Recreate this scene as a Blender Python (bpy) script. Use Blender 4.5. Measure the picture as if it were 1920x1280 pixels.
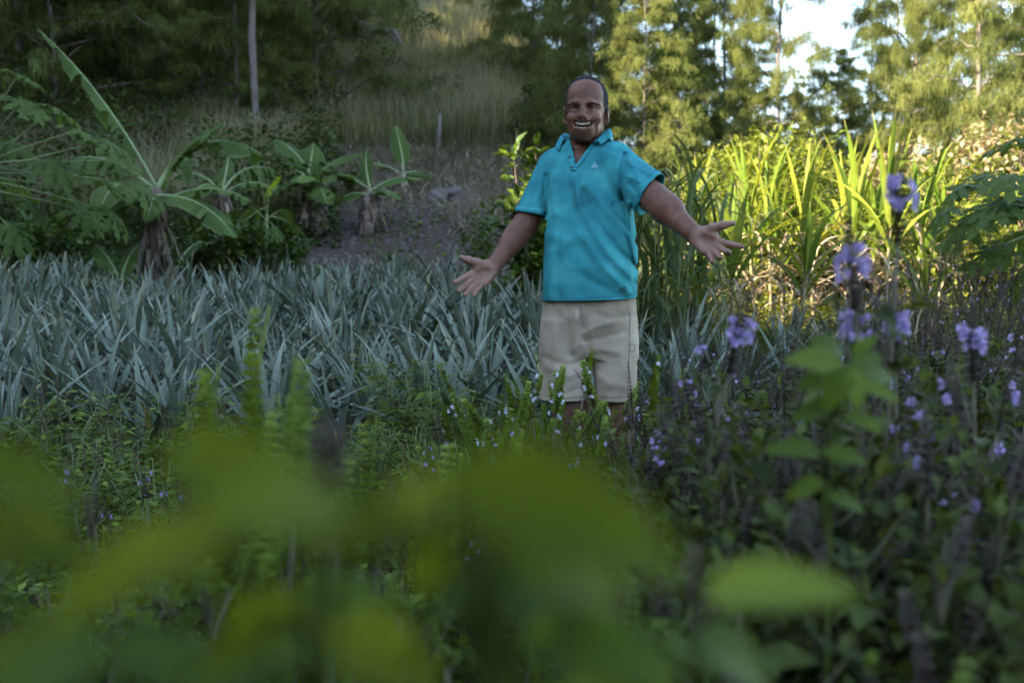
import bpy, bmesh, math, random
import numpy as np
from mathutils import Vector, Matrix

for o in list(bpy.data.objects):
    bpy.data.objects.remove(o, do_unlink=True)
SC = bpy.context.scene
COL = SC.collection
RAD = math.radians
rng = np.random.default_rng(7)
random.seed(7)

# ------------------------------------------------------------------ camera, sky, sun, exposure
CAM_H, FPX, HORIZON = 1.14, 1867.0, 480.0
PITCH = math.atan((640 - HORIZON) / FPX)
cam_data = bpy.data.cameras.new('camera')
cam = bpy.data.objects.new('camera', cam_data)
COL.objects.link(cam)
cam.location = (0, 0, CAM_H)
cam.rotation_euler = (math.pi / 2 - PITCH, 0, 0)
cam_data.sensor_width = 36
cam_data.lens = 35
cam_data.clip_start = 0.02
cam_data.clip_end = 3000
cam_data.dof.use_dof = True
cam_data.dof.focus_distance = 3.72
cam_data.dof.aperture_fstop = 3.2
cam_data.dof.aperture_blades = 0
SC.camera = cam

SUN_DIR = Vector((-0.86, -0.50, 0.0)).normalized()
SUN_EL = RAD(24)
SHADE_RIDGE = 45.4 * math.tan(SUN_EL)  # height of the off-view ridge, tied to the sun angle to throw shade
world = bpy.data.worlds.new('World')
SC.world = world
world.use_nodes = True
wn = world.node_tree
wn.nodes.clear()
sky = wn.nodes.new('ShaderNodeTexSky')
sky.sky_type = 'NISHITA'
sky.sun_disc = False
sky.sun_elevation = SUN_EL
sky.sun_rotation = math.atan2(SUN_DIR.x, SUN_DIR.y)
sky.air_density = 1.0
sky.dust_density = 0.3
sky.ozone_density = 3.0
bgn = wn.nodes.new('ShaderNodeBackground')
bgn.inputs['Strength'].default_value = 0.15
won = wn.nodes.new('ShaderNodeOutputWorld')
wn.links.new(sky.outputs[0], bgn.inputs[0])
wn.links.new(bgn.outputs[0], won.inputs[0])

sun_data = bpy.data.lights.new('sun', 'SUN')
sun_data.energy = 5.0
sun_data.angle = RAD(0.53)
sun_data.color = (1.0, 0.94, 0.80)
sun = bpy.data.objects.new('sun', sun_data)
COL.objects.link(sun)
sd = Vector((SUN_DIR.x * math.cos(SUN_EL), SUN_DIR.y * math.cos(SUN_EL), math.sin(SUN_EL)))
sun.rotation_euler = sd.to_track_quat('Z', 'Y').to_euler()
sun.location = sd * 60

SC.view_settings.view_transform = 'Standard'
SC.view_settings.look = 'None'
SC.view_settings.gamma = 1
SC.view_settings.use_curve_mapping = False
SC.view_settings.exposure = 2.85
SC.view_settings.use_white_balance = True
SC.view_settings.white_balance_temperature = 8000
SC.view_settings.white_balance_tint = 14
SC.render.engine = 'CYCLES'
SC.cycles.use_denoising = True
SC.cycles.use_adaptive_sampling = True
SC.cycles.adaptive_threshold = 0.03
SC.cycles.max_bounces = 5
SC.cycles.diffuse_bounces = 2
SC.cycles.transmission_bounces = 4
SC.cycles.transparent_max_bounces = 4
SC.cycles.sample_clamp_indirect = 4

# ------------------------------------------------------------------ layout helpers
CU, CF = (math.sin(PITCH), math.cos(PITCH)), (math.cos(PITCH), -math.sin(PITCH))

def at(px, py, Y):
    """the point at world distance Y seen at photo pixel (px, py)"""
    u, v = (px - 960) / FPX, (640 - py) / FPX
    dy = CF[0] + v * CU[0]
    dz = CF[1] + v * CU[1]
    s = Y / dy
    return Vector((u * s, Y, CAM_H + dz * s))

def sm(e0, e1, x):
    t = np.clip((x - e0) / (e1 - e0), 0, 1)
    return t * t * (3 - 2 * t)

_ph = rng.uniform(0, 6.28, (12, 2))
_dr = rng.uniform(0, 6.28, 12)

def lumps(x, y, f, n=6):
    s = 0
    for i in range(n):
        ff = f * (1 + 0.37 * i)
        s = s + np.sin((x * math.cos(_dr[i]) + y * math.sin(_dr[i])) * ff + _ph[i, 0]) / (1 + 0.3 * i)
    return s / n

def H(x, y):
    """ground height, with unseen rises shaped to shade the scene"""
    x = np.asarray(x, float)
    y = np.asarray(y, float)
    hill = np.interp(y, [-500, 4, 5, 12, 13, 15, 19, 40, 60, 90, 140, 500], [0, 0.02, 0.15, 0.57, 0.85, 1.65, 2.85, 10.3, 17.5, 24, 27, 27])
    flat = np.interp(y, [-500, 4, 5, 12, 20, 40, 80, 500], [0, 0.02, 0.15, 0.57, 1.0, 1.6, 2.4, 6])
    w = sm(0.17, -0.03, x / np.maximum(y, 6.0))
    h = flat + (hill - flat) * w
    ridge = sm(-8.5, -31, x) * SHADE_RIDGE * np.interp(y, [-14, -11.8, -1.0, 1.8, 4, 9, 13], [1, .837, .837, 1.0, 1.28, 1.28, .93]) * sm(-120, -50, y) * sm(-150, -60, x)  # mostly unseen ridge shaped to cast shade; its saddle lets sun reach the right
    h = h + ridge + 7.0 * sm(-8, -26, y) * sm(-120, -60, y)  # adds an unseen rise behind the camera to block frontal sky light
    rough = sm(12, 20, y)
    return h + lumps(x, y, 0.9) * (0.03 + 0.3 * rough) + lumps(x + 9, y, 3.1) * (0.02 + 0.06 * rough)

def G0(px, Y):
    """a point on the ground at photo column px and distance Y"""
    x = (px - 960) / FPX * Y * 1.0
    return Vector((x, Y, float(H(x, Y))))

# ------------------------------------------------------------------ mesh building
class Geo:
    """gathers vertices, faces and per-vertex 'rnd' and 'tip' values"""
    def __init__(s):
        s.V, s.Q, s.T, s.r, s.t, s.n = [], [], [], [], [], 0
    def add(s, V, Q=None, T=None, r=0.5, t=0.0):
        V = np.asarray(V, float).reshape(-1, 3)
        k = len(V)
        s.V.append(V)
        if Q is not None and len(Q): s.Q.append(np.asarray(Q, int).reshape(-1, 4) + s.n)
        if T is not None and len(T): s.T.append(np.asarray(T, int).reshape(-1, 3) + s.n)
        s.r.append(np.broadcast_to(np.asarray(r, float), (k,)))
        s.t.append(np.broadcast_to(np.asarray(t, float), (k,)))
        s.n += k
    def merge(s, o, M=None):
        if not o.n: return
        V = np.concatenate(o.V)
        if M is not None:
            A = np.array(M)
            V = V @ A[:3, :3].T + A[:3, 3]
        s.add(V, np.concatenate(o.Q) if o.Q else None, np.concatenate(o.T) if o.T else None, np.concatenate(o.r), np.concatenate(o.t))
    def mesh(s, name, mat=None, smooth=True):
        V = np.concatenate(s.V)
        Q = np.concatenate(s.Q) if s.Q else np.zeros((0, 4), int)
        T = np.concatenate(s.T) if s.T else np.zeros((0, 3), int)
        me = bpy.data.meshes.new(name)
        me.vertices.add(len(V))
        me.vertices.foreach_set('co', V.astype(np.float32).ravel())
        me.loops.add(len(Q) * 4 + len(T) * 3)
        me.loops.foreach_set('vertex_index', np.concatenate([Q.ravel(), T.ravel()]).astype(np.int32))
        me.polygons.add(len(Q) + len(T))
        st = np.concatenate([np.arange(len(Q)) * 4, len(Q) * 4 + np.arange(len(T)) * 3])
        me.polygons.foreach_set('loop_start', st.astype(np.int32))
        me.polygons.foreach_set('use_smooth', np.full(len(Q) + len(T), smooth))
        me.update(calc_edges=True)
        for nm, arr in (('rnd', s.r), ('tip', s.t)):
            a = me.attributes.new(nm, 'FLOAT', 'POINT')
            a.data.foreach_set('value', np.concatenate(arr).astype(np.float32))
        if mat: me.materials.append(mat)
        return me

def unit(v):
    return v / np.maximum(np.linalg.norm(v, axis=-1, keepdims=True), 1e-9)

def strips(g, P, W, S, fold=0.0, r=None, cols=3):
    """ribbons: P (N,K,3) midlines, W (N,K) half widths, S (N,3) or (N,K,3) side vectors; fold lifts the edges"""
    N, K = P.shape[:2]
    if S.ndim == 2: S = np.repeat(S[:, None], K, 1)
    D = np.gradient(P, axis=1)
    Nn = unit(np.cross(S, D))
    S = unit(S)
    r = rng.random(N) if r is None else np.broadcast_to(r, (N,))
    tt = np.linspace(0, 1, K)
    if cols == 3:
        L = P - S * W[..., None] + Nn * (W * fold)[..., None]
        Rr = P + S * W[..., None] + Nn * (W * fold)[..., None]
        V = np.stack([L, P, Rr], 2).reshape(-1, 3)
        b = (np.arange(N)[:, None, None] * K + np.arange(K - 1)[None, :, None]) * 3 + np.arange(2)[None, None]
        Q = np.stack([b, b + 1, b + 4, b + 3], -1)
        g.add(V, Q, None, np.repeat(r, K * 3), np.tile(np.repeat(tt, 3), N))
    else:
        V = np.stack([P - S * W[..., None], P + S * W[..., None]], 2).reshape(-1, 3)
        b = (np.arange(N)[:, None] * K + np.arange(K - 1)[None]) * 2
        Q = np.stack([b, b + 1, b + 3, b + 2], -1)
        g.add(V, Q, None, np.repeat(r, K * 2), np.tile(np.repeat(tt, 2), N))

# a leaf blade template: length along +x from 0 to 1, half width 0.5 before scaling, folded along the midrib
def leaf_template(shape='ovate'):
    prof = {'ovate': [(0, 0.02), (0.22, 0.44), (0.5, 0.5), (0.78, 0.28), (1, 0.0)],
            'lance': [(0, 0.02), (0.2, 0.36), (0.5, 0.5), (0.78, 0.3), (1, 0.0)],
            'round': [(0, 0.1), (0.2, 0.46), (0.5, 0.52), (0.82, 0.36), (1, 0.03)]}[shape]
    V, Q = [], []
    for t, w in prof:
        z = -0.22 * (t - 0.25) ** 2
        V += [(t, -w, z + 0.18 * w), (t, 0, z), (t, w, z + 0.18 * w)]
    for i in range(len(prof) - 1):
        for j in (0, 1):
            a = i * 3 + j
            Q.append((a, a + 1, a + 4, a + 3))
    return np.array(V, float), np.array(Q), np.repeat([p[0] for p in prof], 3)

TPL = {k: leaf_template(k) for k in ('ovate', 'lance', 'round')}
# a cheap folded diamond for far leaves
TPL['far'] = (np.array([(0, 0, 0), (0.45, -0.5, 0.1), (0.45, 0.5, 0.1), (1, 0, -0.1)], float), np.array([(0, 1, 3, 2)]), np.array([0, .5, .5, 1]))

def leaves(g, pos, d, up, L, W, kind='ovate', r=None):
    """scatter blades: pos, direction d, rough upward vector up (N,3); lengths L and widths W (N)"""
    V0, Q0, t0 = TPL[kind]
    N = len(pos)
    d = unit(d)
    s = unit(np.cross(up, d))
    n = np.cross(d, s)
    V = pos[:, None] + d[:, None] * (V0[None, :, 0:1] * L[:, None, None]) + s[:, None] * (V0[None, :, 1:2] * W[:, None, None]) + n[:, None] * (V0[None, :, 2:3] * L[:, None, None])
    Q = Q0[None] + (np.arange(N) * len(V0))[:, None, None]
    r = rng.random(N) if r is None else np.broadcast_to(r, (N,))
    g.add(V.reshape(-1, 3), Q.reshape(-1, 4), None, np.repeat(r, len(V0)), np.tile(t0, N))

def tube(g, P, rad, sides=6, r=0.5, cap=True):
    P = np.asarray(P, float)
    K = len(P)
    rad = np.broadcast_to(np.asarray(rad, float), (K,))
    D = unit(np.gradient(P, axis=0))
    ref = np.array([0, 0, 1.0]) if abs(D[0, 2]) < 0.8 else np.array([1.0, 0, 0])
    A = unit(np.cross(D, ref))
    B = np.cross(D, A)
    an = np.linspace(0, 2 * math.pi, sides, endpoint=False)
    V = P[:, None] + (A[:, None] * np.cos(an)[None, :, None] + B[:, None] * np.sin(an)[None, :, None]) * rad[:, None, None]
    i = np.arange(K - 1)[:, None] * sides
    j = np.arange(sides)[None]
    Q = np.stack([i + j, i + (j + 1) % sides, i + sides + (j + 1) % sides, i + sides + j], -1)
    V = V.reshape(-1, 3)
    T = None
    if cap:
        V = np.concatenate([V, P[:1], P[-1:]])
        n = K * sides
        T = [(n, (k + 1) % sides, k) for k in range(sides)] + [(n + 1, n - sides + k, n - sides + (k + 1) % sides) for k in range(sides)]
    tt = np.repeat(np.linspace(0, 1, K), sides)
    if cap: tt = np.concatenate([tt, [0, 1]])
    g.add(V, Q, T, r, tt)

def obj(name, me, parent=None, loc=None, rot=None, scale=None, **props):
    o = bpy.data.objects.new(name, me)
    COL.objects.link(o)
    if parent: o.parent = parent
    if loc is not None: o.location = loc
    if rot is not None: o.rotation_euler = rot
    if scale is not None: o.scale = (scale,) * 3 if np.isscalar(scale) else scale
    for k, v in props.items(): o[k] = v
    if parent and name in ('petals', 'seed_spikes', 'flower_spikes', 'foliage', 'leaves', 'crown', 'dry_sheaths'): o['kind'] = 'stuff'
    return o

def thing(name, label, category, loc=(0, 0, 0), rz=0.0, scale=1.0, group=None, tilt=(0, 0)):
    o = obj(name, None, None, loc, (tilt[0], tilt[1], rz), scale, label=label, category=category)
    o.empty_display_size = 0.05
    if group: o['group'] = group
    return o

def clone(root, loc, rz, scale, label=None, group=None, tilt=(0, 0)):
    c = root.copy()
    COL.objects.link(c)
    c.location, c.rotation_euler = loc, (tilt[0], tilt[1], rz)
    c.scale = (scale,) * 3 if np.isscalar(scale) else scale
    if label: c['label'] = label
    if group: c['group'] = group
    for ch in root.children:
        k = ch.copy()
        COL.objects.link(k)
        k.parent = c
        for gch in ch.children:
            k2 = gch.copy()
            COL.objects.link(k2)
            k2.parent = k
    return c

# ------------------------------------------------------------------ materials
def nodes(name):
    m = bpy.data.materials.new(name)
    m.use_nodes = True
    nt = m.node_tree
    nt.nodes.clear()
    out = nt.nodes.new('ShaderNodeOutputMaterial')
    return m, nt, out

def N(nt, typ, **kw):
    n = nt.nodes.new(typ)
    for k, v in kw.items():
        if k.startswith('i_'): n.inputs[k[2:]].default_value = v
        else: setattr(n, k, v)
    return n

def ramp(nt, stops, interp='LINEAR'):
    n = nt.nodes.new('ShaderNodeValToRGB')
    n.color_ramp.interpolation = interp
    e = n.color_ramp.elements
    while len(e) < len(stops): e.new(0.5)
    for i, (p, c) in enumerate(stops):
        e[i].position = p
        e[i].color = (*c, 1) if len(c) == 3 else c
    return n

def mix(nt, a, b, fac, blend='MIX'):
    n = nt.nodes.new('ShaderNodeMix')
    n.data_type = 'RGBA'
    n.blend_type = blend
    for sock, v in ((n.inputs[0], fac), (n.inputs[6], a), (n.inputs[7], b)):
        if hasattr(v, 'is_linked') or isinstance(v, bpy.types.NodeSocket): nt.links.new(v, sock)
        elif np.isscalar(v): sock.default_value = v
        else: sock.default_value = (*v, 1)
    return n.outputs[2]

def attr(nt, nm):
    n = nt.nodes.new('ShaderNodeAttribute')
    n.attribute_name = nm
    return n.outputs['Fac']

def leaf_mat(name, stops, trans=0.35, rough=0.5, tip=None, tip_from=0.75, spec=0.08, tcol=None, nscale=25.0):
    """leaf: colour from the blade's own random value, a browner tip, light passing through"""
    m, nt, out = nodes(name)
    L = nt.links
    oi = N(nt, 'ShaderNodeObjectInfo')
    add = N(nt, 'ShaderNodeMath', operation='MULTIPLY_ADD')
    L.new(oi.outputs['Random'], add.inputs[0])
    add.inputs[1].default_value = 0.25
    L.new(attr(nt, 'rnd'), add.inputs[2])
    sc = N(nt, 'ShaderNodeMath', operation='MULTIPLY')
    L.new(add.outputs[0], sc.inputs[0])
    sc.inputs[1].default_value = 0.8
    rp = ramp(nt, stops)
    L.new(sc.outputs[0], rp.inputs[0])
    geo = N(nt, 'ShaderNodeTexCoord')
    no = N(nt, 'ShaderNodeTexNoise', i_Scale=nscale, i_Detail=3.0)
    L.new(geo.outputs['Object'], no.inputs['Vector'])
    var = ramp(nt, [(0.3, (0.72, 0.72, 0.72)), (0.7, (1.2, 1.2, 1.15))])
    L.new(no.outputs['Fac'], var.inputs[0])
    col = mix(nt, rp.outputs[0], var.outputs[0], 1.0, 'MULTIPLY')
    if tip is not None:
        tr = ramp(nt, [(tip_from, (0, 0, 0)), (1.0, (1, 1, 1))])
        L.new(attr(nt, 'tip'), tr.inputs[0])
        col = mix(nt, col, tip, tr.outputs[0])
    p = N(nt, 'ShaderNodeBsdfPrincipled', i_Roughness=rough)
    p.inputs['Specular IOR Level'].default_value = spec
    L.new(col, p.inputs['Base Color'])
    tl = N(nt, 'ShaderNodeBsdfTranslucent')
    tc = mix(nt, col, tcol if tcol else (1.25, 1.15, 0.5), 1.0, 'MULTIPLY')
    L.new(tc, tl.inputs[0])
    ms = N(nt, 'ShaderNodeMixShader')
    ms.inputs[0].default_value = trans
    L.new(p.outputs[0], ms.inputs[1])
    L.new(tl.outputs[0], ms.inputs[2])
    L.new(ms.outputs[0], out.inputs[0])
    return m

def solid_mat(name, stops, scale=8.0, rough=0.8, bump=0.3, stretch=(1, 1, 1), spec=0.3, bscale=None, detail=6):
    m, nt, out = nodes(name)
    L = nt.links
    tc = N(nt, 'ShaderNodeTexCoord')
    mp = N(nt, 'ShaderNodeMapping')
    mp.inputs['Scale'].default_value = stretch
    L.new(tc.outputs['Object'], mp.inputs[0])
    no = N(nt, 'ShaderNodeTexNoise', i_Scale=scale, i_Detail=float(detail), i_Roughness=0.6)
    L.new(mp.outputs[0], no.inputs['Vector'])
    rp = ramp(nt, stops)
    L.new(no.outputs['Fac'], rp.inputs[0])
    p = N(nt, 'ShaderNodeBsdfPrincipled', i_Roughness=rough)
    p.inputs['Specular IOR Level'].default_value = spec
    L.new(rp.outputs[0], p.inputs['Base Color'])
    if bump:
        n2 = N(nt, 'ShaderNodeTexNoise', i_Scale=bscale or scale * 3, i_Detail=5.0)
        L.new(mp.outputs[0], n2.inputs['Vector'])
        b = N(nt, 'ShaderNodeBump', i_Strength=bump, i_Distance=0.02)
        L.new(n2.outputs['Fac'], b.inputs['Height'])
        L.new(b.outputs[0], p.inputs['Normal'])
    L.new(p.outputs[0], out.inputs[0])
    return m

# ------------------------------------------------------------------ ground
def ground_material():
    m, nt, out = nodes('earth')
    L = nt.links
    tc = N(nt, 'ShaderNodeTexCoord')
    n1 = N(nt, 'ShaderNodeTexNoise', i_Scale=0.8, i_Detail=8.0, i_Roughness=0.65)
    n2 = N(nt, 'ShaderNodeTexNoise', i_Scale=9.0, i_Detail=8.0, i_Roughness=0.7)
    n3 = N(nt, 'ShaderNodeTexNoise', i_Scale=0.5, i_Detail=4.0)
    for n in (n1, n2, n3): L.new(tc.outputs['Object'], n.inputs['Vector'])
    dis = N(nt, 'ShaderNodeVectorMath', operation='MULTIPLY_ADD')
    L.new(n3.outputs['Color'], dis.inputs[0])
    dis.inputs[1].default_value = (3, 3, 0)
    L.new(tc.outputs['Object'], dis.inputs[2])
    sep = N(nt, 'ShaderNodeSeparateXYZ')
    L.new(dis.outputs[0], sep.inputs[0])
    def mr(sock, a, b):
        n = N(nt, 'ShaderNodeMapRange', interpolation_type='SMOOTHSTEP')
        n.inputs[1].default_value, n.inputs[2].default_value = a, b
        L.new(sock, n.inputs[0])
        return n.outputs[0]
    def mul(*s):
        r = s[0]
        for k in s[1:]:
            n = N(nt, 'ShaderNodeMath', operation='MULTIPLY')
            L.new(r, n.inputs[0]); L.new(k, n.inputs[1])
            r = n.outputs[0]
        return r
    X, Y = sep.outputs[0], sep.outputs[1]
    green = ramp(nt, [(0.3, (0.04, 0.04, 0.022)), (0.5, (0.065, 0.072, 0.033)), (0.7, (0.13, 0.12, 0.065))])
    L.new(n1.outputs[0], green.inputs[0])
    soil = ramp(nt, [(0.3, (0.040, 0.028, 0.020)), (0.55, (0.078, 0.056, 0.041)), (0.75, (0.125, 0.094, 0.070))])
    L.new(n2.outputs[0], soil.inputs[0])
    straw = ramp(nt, [(0.3, (0.06, 0.05, 0.035)), (0.55, (0.13, 0.105, 0.07)), (0.8, (0.22, 0.18, 0.12))])
    L.new(n2.outputs[0], straw.inputs[0])
    c = mix(nt, green.outputs[0], straw.outputs[0], mul(mr(Y, 15.2, 17.0), mr(Y, 24, 20.5), mr(X, -4.5, -2.5), mr(X, 4.5, 2.0)))
    c = mix(nt, c, soil.outputs[0], mul(mr(Y, 13.0, 14.0), mr(Y, 18.2, 16.6), mr(X, -3.4, -2.2), mr(X, 3.5, 2.2)))
    c = mix(nt, c, soil.outputs[0], mr(Y, 13.6, 12.6))
    p = N(nt, 'ShaderNodeBsdfPrincipled', i_Roughness=0.95)
    p.inputs['Specular IOR Level'].default_value = 0.15
    L.new(c, p.inputs['Base Color'])
    b = N(nt, 'ShaderNodeBump', i_Strength=0.9, i_Distance=0.08)
    L.new(n2.outputs[0], b.inputs['Height'])
    L.new(b.outputs[0], p.inputs['Normal'])
    L.new(p.outputs[0], out.inputs[0])
    return m

xs = np.unique(np.concatenate([np.linspace(-400, -40, 19), np.linspace(-40, -12, 29), np.linspace(-12, 12, 121), np.linspace(12, 40, 29), np.linspace(40, 400, 19)]))
ys = np.unique(np.concatenate([np.linspace(-200, -10, 20), np.linspace(-10, 2, 13), np.linspace(2, 30, 141), np.linspace(30, 80, 51), np.linspace(80, 600, 27)]))
XX, YY = np.meshgrid(xs, ys)
gg = Geo()
nx = len(xs)
qi = (np.arange(len(ys) - 1)[:, None] * nx + np.arange(nx - 1)[None]).ravel()
gg.add(np.stack([XX, YY, H(XX, YY)], -1).reshape(-1, 3), np.stack([qi, qi + 1, qi + nx + 1, qi + nx], -1))
obj('ground', gg.mesh('ground', ground_material()), kind='structure', label='bare brown soil and grassy hillside rising to the left')

# ------------------------------------------------------------------ materials of the plants
M_BARK = solid_mat('casuarina_bark', [(0.3, (0.07, 0.06, 0.052)), (0.7, (0.18, 0.155, 0.14))], 6, 0.9, 0.6, (6, 6, 1))
M_NEEDLE = leaf_mat('casuarina_needles', [(0.0, (0.045, 0.065, 0.022)), (0.5, (0.11, 0.14, 0.045)), (1.0, (0.21, 0.225, 0.085))], 0.45, 0.6, nscale=0.8)
M_GRASS = leaf_mat('tall_grass', [(0.0, (0.07, 0.085, 0.03)), (0.6, (0.145, 0.155, 0.068)), (1.0, (0.26, 0.24, 0.13))], 0.35, 0.7, tip=(0.36, 0.32, 0.22), spec=.2, tip_from=0.6, nscale=0.6)
M_STRAW = leaf_mat('dry_straw', [(0.0, (0.10, 0.08, 0.05)), (0.6, (0.27, 0.22, 0.14)), (1.0, (0.42, 0.35, 0.24))], 0.1, 0.8, tcol=(1, 1, 1))
M_PINE = leaf_mat('pineapple_leaf', [(0.0, (0.035, 0.05, 0.028)), (0.4, (0.10, 0.13, 0.092)), (0.8, (0.20, 0.235, 0.185)), (1.0, (0.30, 0.29, 0.16))], 0.06, 0.36, tip=(0.30, 0.26, 0.17), tip_from=0.86, spec=0.1, nscale=6)
M_CANE = leaf_mat('cane_leaf', [(0.0, (0.06, 0.115, 0.018)), (0.55, (0.115, 0.175, 0.028)), (1.0, (0.27, 0.28, 0.05))], 0.42, 0.45, tip=(0.35, 0.28, 0.14), tip_from=0.9, nscale=5)
M_CANESTEM = solid_mat('cane_stalk', [(0.3, (0.16, 0.15, 0.06)), (0.7, (0.34, 0.27, 0.16))], 9, 0.55, 0.2, (3, 3, 1))
M_SHEATH = leaf_mat('dry_cane_sheath', [(0.0, (0.22, 0.14, 0.08)), (0.5, (0.42, 0.32, 0.22)), (1.0, (0.60, 0.50, 0.40))], 0.25, 0.7, tcol=(1, .9, .7), nscale=9)
M_NAPIER = leaf_mat('elephant_grass_leaf', [(0.0, (0.05, 0.08, 0.03)), (0.6, (0.09, 0.125, 0.05)), (1.0, (0.16, 0.19, 0.08))], 0.4, 0.5, tip=(0.25, 0.22, 0.1), tip_from=0.9, nscale=4)
M_VINE = leaf_mat('vine_leaf', [(0.0, (0.055, 0.085, 0.014)), (0.5, (0.12, 0.16, 0.028)), (1.0, (0.25, 0.26, 0.06))], 0.45, 0.38, nscale=3, spec=0.1)
M_DRYLEAF = leaf_mat('withered_leaf', [(0.0, (0.11, 0.075, 0.04)), (0.5, (0.25, 0.195, 0.11)), (1.0, (0.42, 0.35, 0.22))], 0.3, 0.7, tcol=(1.1, 1, .7), nscale=4)
M_TWIG = solid_mat('twig', [(0.3, (0.09, 0.065, 0.045)), (0.7, (0.20, 0.15, 0.11))], 20, 0.85, 0.3)
M_BANANA = leaf_mat('banana_leaf', [(0.0, (0.035, 0.07, 0.018)), (0.6, (0.065, 0.115, 0.03)), (1.0, (0.15, 0.20, 0.05))], 0.4, 0.5, tip=(0.12, 0.16, 0.06), tip_from=0.9, nscale=3, spec=0.1)
M_RIB = solid_mat('banana_midrib', [(0.3, (0.16, 0.22, 0.09)), (0.7, (0.26, 0.31, 0.16))], 6, 0.5, 0.0)
M_PSEUDO = solid_mat('banana_stem', [(0.3, (0.07, 0.055, 0.045)), (0.55, (0.16, 0.11, 0.085)), (0.75, (0.27, 0.20, 0.16))], 5, 0.8, 0.6, (5, 5, 1))
M_FRUIT = solid_mat('green_banana', [(0.3, (0.05, 0.10, 0.03)), (0.7, (0.10, 0.17, 0.05))], 10, 0.45, 0.0)
M_PAPAYA = leaf_mat('papaya_leaf', [(0.0, (0.05, 0.085, 0.025)), (0.6, (0.085, 0.13, 0.035)), (1.0, (0.16, 0.21, 0.05))], 0.4, 0.45, nscale=6)
M_STALK = solid_mat('green_stalk', [(0.3, (0.10, 0.14, 0.05)), (0.7, (0.19, 0.22, 0.09))], 10, 0.55, 0.0)
M_SHRUB = leaf_mat('glossy_shrub_leaf', [(0.0, (0.025, 0.05, 0.012)), (0.6, (0.05, 0.095, 0.018)), (1.0, (0.14, 0.20, 0.03))], 0.25, 0.35, spec=0.25, nscale=6)
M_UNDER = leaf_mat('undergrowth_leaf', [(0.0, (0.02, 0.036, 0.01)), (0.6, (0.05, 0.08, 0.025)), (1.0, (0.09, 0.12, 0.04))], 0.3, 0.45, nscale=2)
M_BASIL = leaf_mat('basil_leaf', [(0.0, (0.045, 0.075, 0.012)), (0.6, (0.085, 0.13, 0.02)), (1.0, (0.15, 0.20, 0.035))], 0.45, 0.55, nscale=30, spec=.1)
M_BASILP = leaf_mat('dark_basil_leaf', [(0.0, (0.022, 0.032, 0.010)), (0.6, (0.07, 0.095, 0.026)), (1.0, (0.12, 0.15, 0.04))], 0.38, 0.6, nscale=30, spec=.08)
M_CALYXG = leaf_mat('green_bract', [(0.0, (0.10, 0.15, 0.025)), (0.6, (0.21, 0.28, 0.05)), (1.0, (0.38, 0.44, 0.11))], 0.45, 0.6, nscale=40)
M_CALYXP = leaf_mat('purple_bract', [(0.0, (0.055, 0.038, 0.03)), (0.6, (0.10, 0.075, 0.058)), (1.0, (0.16, 0.13, 0.085))], 0.3, 0.6, nscale=40, tcol=(1, 0.9, 0.9))
M_PETALP = leaf_mat('lilac_petal', [(0.0, (0.36, 0.26, 0.54)), (0.6, (0.48, 0.38, 0.64)), (1.0, (0.70, 0.64, 0.82))], 0.4, 0.6, nscale=60, tcol=(1, 1, 1))
M_PETALW = leaf_mat('white_petal', [(0.0, (0.55, 0.58, 0.80)), (1.0, (0.80, 0.82, 0.88))], 0.4, 0.6, nscale=60, tcol=(1, 1, 1))
M_STEMB = solid_mat('basil_stem', [(0.3, (0.05, 0.042, 0.03)), (0.7, (0.11, 0.105, 0.05))], 20, 0.7, 0.0)
M_WEED = leaf_mat('weed_leaf', [(0.0, (0.04, 0.065, 0.012)), (0.6, (0.095, 0.14, 0.024)), (1.0, (0.22, 0.27, 0.045))], 0.35, 0.4, nscale=20, spec=0.1)
M_SEED = leaf_mat('seed_spike', [(0.0, (0.08, 0.06, 0.05)), (1.0, (0.20, 0.15, 0.12))], 0.2, 0.8, nscale=40)
M_ROCK = solid_mat('stone', [(0.3, (0.07, 0.06, 0.055)), (0.7, (0.16, 0.14, 0.13))], 6, 0.9, 0.7)
M_WOOD = solid_mat('weathered_wood', [(0.3, (0.10, 0.082, 0.075)), (0.7, (0.22, 0.19, 0.175))], 6, 0.9, 0.4, (4, 4, 1))

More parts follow.
